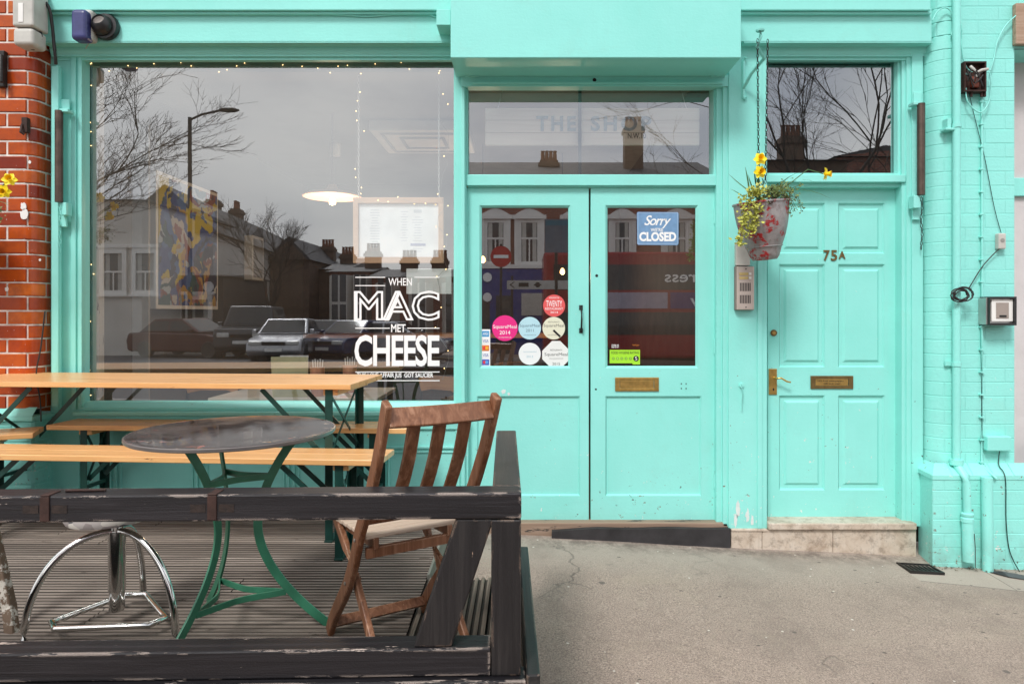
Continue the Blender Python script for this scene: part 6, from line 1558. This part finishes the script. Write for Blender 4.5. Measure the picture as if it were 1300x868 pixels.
# cars
def car(label, loc, rz, paint, kind='saloon', cat='car', group='cars across the street'):
    o = thing('parked_car', label, cat, loc, rz, group)      # local x forward
    T = Matrix(((1,0,0,0),(0,1,0,0),(0,0,1,0),(0,0,0,1)))
    if kind == 'saloon':
        L, Wd, H = 4.3, 1.72, 1.40; body = [(-2.1,.30),(-2.15,.62),(-2.05,.88),(-1.5,.92),(.75,.90),(1.9,.76),(2.12,.62),(2.15,.35),(2.0,.22),(-2.0,.22)]
        cab = [(-1.62,.91),(-1.05,1.38),(.1,1.40),(.95,.90)]
    else:
        L, Wd, H = 4.5, 1.8, 1.9; body = [(-2.1,.40),(-2.15,1.15),(1.0,1.15),(2.05,1.08),(2.15,.9),(2.15,.45),(2.0,.35),(-2.0,.35)]
        cab = [(-2.12,1.15),(-2.05,1.86),(.45,1.88),(.95,1.15)]
    mb = MB(); mb.prism(body, -Wd/2, Wd/2); bd = mb.build('body', paint, o, .07, 3)
    mb = MB(); k = .80
    A = [mb.bm.verts.new((x, -Wd/2*(.97 if z < H*.75 else k), z)) for x, z in cab]; B = [mb.bm.verts.new((x, Wd/2*(.97 if z < H*.75 else k), z)) for x, z in cab]
    mb.bm.faces.new(A); mb.bm.faces.new(B[::-1])
    for i in range(4): mb.bm.faces.new((A[i], B[i], B[(i+1)%4], A[(i+1)%4]))
    mb.build('cabin', paint, o, .05, 3)
    # glazing: slightly proud panels
    (x0,z0),(x1,z1),(x2,z2),(x3,z3) = cab; e = .012
    mb = MB(); w0, w1 = Wd/2*.97, Wd/2*k
    def lerp(a, b, t): return a+(b-a)*t
    nx, nz = (z2-z3), (x3-x2); ln = math.hypot(nx, nz); nx /= ln; nz /= ln
    mb.quad([(lerp(x3,x2,.08)+nx*e, -w0+.1, lerp(z3,z2,.08)+nz*e),(lerp(x3,x2,.08)+nx*e, w0-.1, lerp(z3,z2,.08)+nz*e),(lerp(x3,x2,.9)+nx*e, w1-.07, lerp(z3,z2,.9)+nz*e),(lerp(x3,x2,.9)+nx*e, -w1+.07, lerp(z3,z2,.9)+nz*e)]); mb.build('windscreen', 'carglass', o, recalc=False)
    mb = MB(); mb.quad([(lerp(x0,x1,.1)-e, -w0+.1, lerp(z0,z1,.1)+e),(lerp(x0,x1,.1)-e, w0-.1, lerp(z0,z1,.1)+e),(lerp(x0,x1,.9)-e, w1-.07, lerp(z0,z1,.9)+e),(lerp(x0,x1,.9)-e, -w1+.07, lerp(z0,z1,.9)+e)]); mb.build('rear_window', 'carglass', o, recalc=False)
    for sgn in (-1, 1):
        mb = MB()
        def sp(x, z): t = (z-z0)/(z1-z0); return (x, sgn*(lerp(w0, w1, t)+.01), z)
        za, zb2 = lerp(z0,z1,.12), lerp(z0,z1,.86)
        xl = lambda z: lerp(x0,x1,(z-z0)/(z1-z0))+.12; xr = lambda z: lerp(x3,x2,(z-z3)/(z2-z3))-.12; xm = (x0+x3)/2
        mb.quad([sp(xl(za),za), sp(xm-.04,za), sp(xm-.04,zb2), sp(xl(zb2),zb2)]); mb.quad([sp(xm+.04,za), sp(xr(za),za), sp(xr(zb2),zb2), sp(xm+.04,zb2)]); mb.build('side_window', 'carglass', o, recalc=False)
        mb = MB(); mb.box(2.02, 2.165, sgn*.58-.2, sgn*.58+.2, .56 if kind == 'saloon' else .78, .70 if kind == 'saloon' else .94); mb.build('headlight', plain('headlight_glass', (.6,.6,.58), .15, .3), o, .03)
        mb = MB(); mb.box(.62,.78, sgn*(Wd/2+.02), sgn*(Wd/2+.16), .92 if kind == 'saloon' else 1.15, 1.04 if kind == 'saloon' else 1.3); mb.build('mirror', paint, o, .02)
    mb = MB(); zg = .42 if kind == 'saloon' else .62; mb.box(2.10, 2.168, -.36, .36, zg+.14, zg+.26); mb.build('grille', 'dark', o, .01)
    mb = MB(); mb.box(2.14, 2.175, -.26, .26, zg-.06, zg+.05); mb.build('number_plate', 'white', o)
    for sx in (-1.32, 1.35):
        for sy in (-1, 1):
            rr = .31 if kind == 'saloon' else .38
            mb = MB(); mb.lathe([(rr*.62,-.09),(rr*.9,-.1),(rr,-.07),(rr,.07),(rr*.9,.1),(rr*.62,.09)], (sx, sy*(Wd/2-.08), rr), 24, Matrix.Rotation(PI/2, 4, 'X')); w = mb.build('wheel', 'blackplastic', o)
            mb = MB(); mb.lathe([(0,-.08),(rr*.6,-.085),(rr*.62,.085),(0,.08)], (sx, sy*(Wd/2-.075), rr), 18, Matrix.Rotation(PI/2, 4, 'X')); mb.build('rim', 'steel', w)
    return o
silver = plain('silver_car_paint', (.42,.42,.44), .25, .6); black = plain('dark_car_paint', (.02,.022,.03), .15); redp = plain('dark_red_car_paint', (.07,.012,.014), .2); bluep = plain('navy_car_paint', (.02,.03,.09), .2)
def roadz(x, y): return gz(x, y)-.12
def putcar(label, px, D, rz, m, kind='saloon'): x, y = W(px, D), gy(D); car(label, (x, y, roadz(x, y)), rz, m, kind)
putcar('silver saloon facing the shop, mirrored at the middle of the big window', 366, 24, PI/2-.12, silver)
putcar('dark boxy four wheel drive beside the silver saloon', 322, 25.5, PI/2-.18, plain('gunmetal_car_paint', (.06,.06,.065), .2), 'suv')
putcar('dark red car with its nose towards the pub corner', 245, 25, .25, redp)
putcar('black car right behind the silver saloon', 412, 27, PI/2-.1, black)
putcar('navy car half behind the lettering CHEESE', 450, 26, PI/2+.3, bluep)
putcar('silver car far right of the row, below the bay houses', 505, 26.5, .1, silver)
# bus
D = 24.2; x0 = W(690, D); x1 = x0+9.8; yf = gy(D); zb_ = roadz(x0, yf)
BU = wthing('double_decker_bus', 'red double decker bus with adverts along its side, mirrored in the door glass', 'bus', ((x0+x1)/2, yf-1.2, zb_))
redb = plain('bus_red', (.27,.010,.012), .22)
mb = MB(); mb.box(x0, x1, yf-2.5, yf, zb_+.3, zb_+4.1); mb.build('body', redb, BU, .12, 3)
mb = MB(); mb.box(x0+.35, x1-.3, yf+.002, yf+.012, zb_+2.75, zb_+3.65); mb.build('upper_window', 'carglass', BU, .01)
mb = MB(); mb.box(x0+.4, x1-1.4, yf+.002, yf+.012, zb_+1.15, zb_+1.95); mb.build('lower_window', 'carglass', BU, .01)
mb = MB(); mb.box(x0+1.6, x0+4.4, yf+.002, yf+.02, zb_+2.08, zb_+2.66); mb.build('advert', plain('advert_lilac', (.38,.34,.42), .5), BU)
mb = MB(); mb.box(x0+4.5, x1-1.2, yf+.002, yf+.02, zb_+2.08, zb_+2.66); mb.build('advert', plain('advert_purple', (.09,.04,.16), .5), BU)
def bustext(s, xa, xb, za, zb3): return text(s, 'advert_lettering', (xa, xb, za, zb3), yf+.03, 'vinyl', BU, facing=1, off=.01)
bustext('Low', x0+4.6+.6, x0+6.2+.3, zb_+2.15, zb_+2.6); bustext('express', x0+4.3, x0+6.4, zb_+2.9, zb_+3.3)
for xq in (x0+1.9, x1-2.3):
    for yq in (yf-.06, yf-2.44):
        mb = MB(); mb.lathe([(.0,-.12),(.45,-.12),(.48,-.06),(.48,.06),(.45,.12),(0,.12)], (xq, yq, zb_+.48), 24, Matrix.Rotation(PI/2, 4, 'X')); w = mb.build('wheel', 'blackplastic', BU)
        mb = MB(); mb.lathe([(0,-.14),(.24,-.13),(.24,.13),(0,.14)], (xq, yq, zb_+.48), 16, Matrix.Rotation(PI/2, 4, 'X')); mb.build('rim', 'steel', w)
# no entry sign and direction sign
def post(o, h): mb = MB(); mb.cyl((0,0,0), (0,0,h), .038, 10); return mb.build('pole', 'iron', o)
D = 19.5; NE = thing('no_entry_sign', 'red no entry roundel on a pole, mirrored in the left door pane', 'sign', (W(636,D), gy(D), -.55)); post(NE, CAMZ-(310-CY)*D/F+.55)
mb = MB(); z = CAMZ-(326-CY)*D/F+.55; mb.lathe([(0,-.01),(.30,-.01),(.30,.01),(0,.01)], (0,.06,z), 32, Matrix.Rotation(PI/2, 4, 'X')); dd = mb.build('disc', plain('sign_red', (.45,.02,.02), .4), NE)
mb = MB(); mb.box(-.21,.21,.071,.076,z-.045,z+.045); mb.build('bar', 'vinyl', dd)
D = 20.5; DS = thing('direction_sign', 'white direction plate with an arrow, mirrored under the no entry sign', 'sign', (W(650,D), gy(D), -.55)); post(DS, CAMZ-(350-CY)*D/F+.55)
z = CAMZ-(361.5-CY)*D/F+.55; wd = 72*D/F
mb = MB(); mb.box(-.15, wd, .05, .08, z-.13, z+.13); pl_ = mb.build('plate', plain('sign_grey_white', (.45,.45,.43), .5), DS)
mb = MB(); mb.prism([(-.08,z),(.05,z+.09),(.09,z+.09),(-.02,z),(.09,z-.09),(.05,z-.09)], .081, .085); mb.lathe([(.05,0),(.08,0),(.08,.01),(.05,.01)], (wd*.45,.083,z), 14, Matrix.Rotation(PI/2,4,'X')); mb.box(wd*.45-.11, wd*.45+.11, .081,.088,z-.02,z+.02); mb.box(.2,.5,.081,.085,z-.06,z+.06); mb.build('symbol', 'dark', pl_)
D = 17; BS = thing('bus_stop_sign', 'tall dark blue notice board on a post, mirrored right of the no entry sign', 'sign', (W(706,D), gy(D), -.5)); post(BS, CAMZ-(280-CY)*D/F+.5)
mb = MB(); mb.box(-.28,.30,.05,.09, CAMZ-(321-CY)*D/F+.5, CAMZ-(279-CY)*D/F+.5); p_ = mb.build('plate', plain('notice_slate_blue', (.10,.13,.17), .5), BS)
mb = MB(); za = CAMZ-(286-CY)*D/F+.5; mb.box(-.27,.29,.091,.095, za-.02, za+.10); mb.build('band', plain('notice_teal', (.03,.14,.20), .5), p_)

# ============================================================ LIGHT, AIR, CAMERA
w = bpy.data.worlds.new('World'); S.world = w; w.use_nodes = True; nt = w.node_tree; bg = nt.nodes['Background']
sky = nt.nodes.new('ShaderNodeTexSky'); sky.sky_type = 'NISHITA'; sky.sun_disc = False
EL, AZ = math.radians(52), math.radians(200)
sky.sun_elevation = EL; sky.sun_rotation = AZ; sky.air_density = 1.5; sky.dust_density = 5
tc = nt.nodes.new('ShaderNodeTexCoord'); mp = nt.nodes.new('ShaderNodeMapping'); mp.inputs['Scale'].default_value = (1, 1, 2.2); mp.inputs['Location'].default_value = (.4, .2, .3)
nz = nt.nodes.new('ShaderNodeTexNoise'); nz.inputs['Scale'].default_value = 1.9; nz.inputs['Detail'].default_value = 5; nz.inputs['Roughness'].default_value = .5
nt.links.new(tc.outputs['Generated'], mp.inputs[0]); nt.links.new(mp.outputs[0], nz.inputs['Vector'])
cr = nt.nodes.new('ShaderNodeValToRGB'); e = cr.color_ramp.elements; e[0].position = .38; e[0].color = (.60,.63,.70,1); e[1].position = .62; e[1].color = (1.08,1.07,1.05,1)
nt.links.new(nz.outputs['Fac'], cr.inputs[0])
sc_ = nt.nodes.new('ShaderNodeVectorMath'); sc_.operation = 'SCALE'; sc_.inputs['Scale'].default_value = CLOUD
nt.links.new(cr.outputs[0], sc_.inputs[0])
mx = nt.nodes.new('ShaderNodeMix'); mx.data_type = 'RGBA'; mx.inputs[0].default_value = .86
nt.links.new(sky.outputs[0], mx.inputs[6]); nt.links.new(sc_.outputs[0], mx.inputs[7]); nt.links.new(mx.outputs[2], bg.inputs[0]); bg.inputs[1].default_value = .13
sd = bpy.data.lights.new('sun', 'SUN'); sd.energy = 2.2; sd.angle = math.radians(13); sd.color = (1, .985, .965)
for k, (a_, b_, d_) in enumerate(((422, 262, 5.6), (613, 330, 6.6), (714, 345, 7.0))):   # the lit bulbs
    pd_ = bpy.data.lights.new('bulb_light', 'POINT'); pd_.energy = 14; pd_.color = (1, .74, .5); pd_.shadow_soft_size = .06
    po = bpy.data.objects.new('bulb_light', pd_); COL.objects.link(po); po.location = P(a_, b_, d_)+Vector((0, 0, -.08))
so = bpy.data.objects.new('sun', sd); COL.objects.link(so)
# direction towards the sun: behind and above the camera, a little left
dv = Vector((-.28, -math.cos(EL), math.sin(EL))); so.rotation_euler = dv.to_track_quat('Z', 'Y').to_euler(); so.location = (0, -6, 12)
sky.sun_rotation = math.atan2(dv.x, dv.y)
cd = bpy.data.cameras.new('camera'); co = bpy.data.objects.new('camera', cd); COL.objects.link(co)
co.location = (0, CAMY, CAMZ); co.rotation_euler = (PI/2, 0, 0); cd.sensor_width = 36; cd.lens = 36*F/1300; cd.sensor_fit = 'HORIZONTAL'
cd.shift_x = -(CX-650)/1300; cd.shift_y = -(434-CY)/1300; cd.clip_end = 500; cd.clip_start = .02
S.camera = co
S.view_settings.view_transform = 'Standard'; S.view_settings.look = 'None'; S.view_settings.exposure = EXPO; S.view_settings.gamma = 1
try: S.cycles.caustics_reflective = False; S.cycles.caustics_refractive = False; S.cycles.max_bounces = 8; S.cycles.transparent_max_bounces = 12
except Exception: pass
for o in bpy.data.objects:
    if '_org' in o: del o['_org']
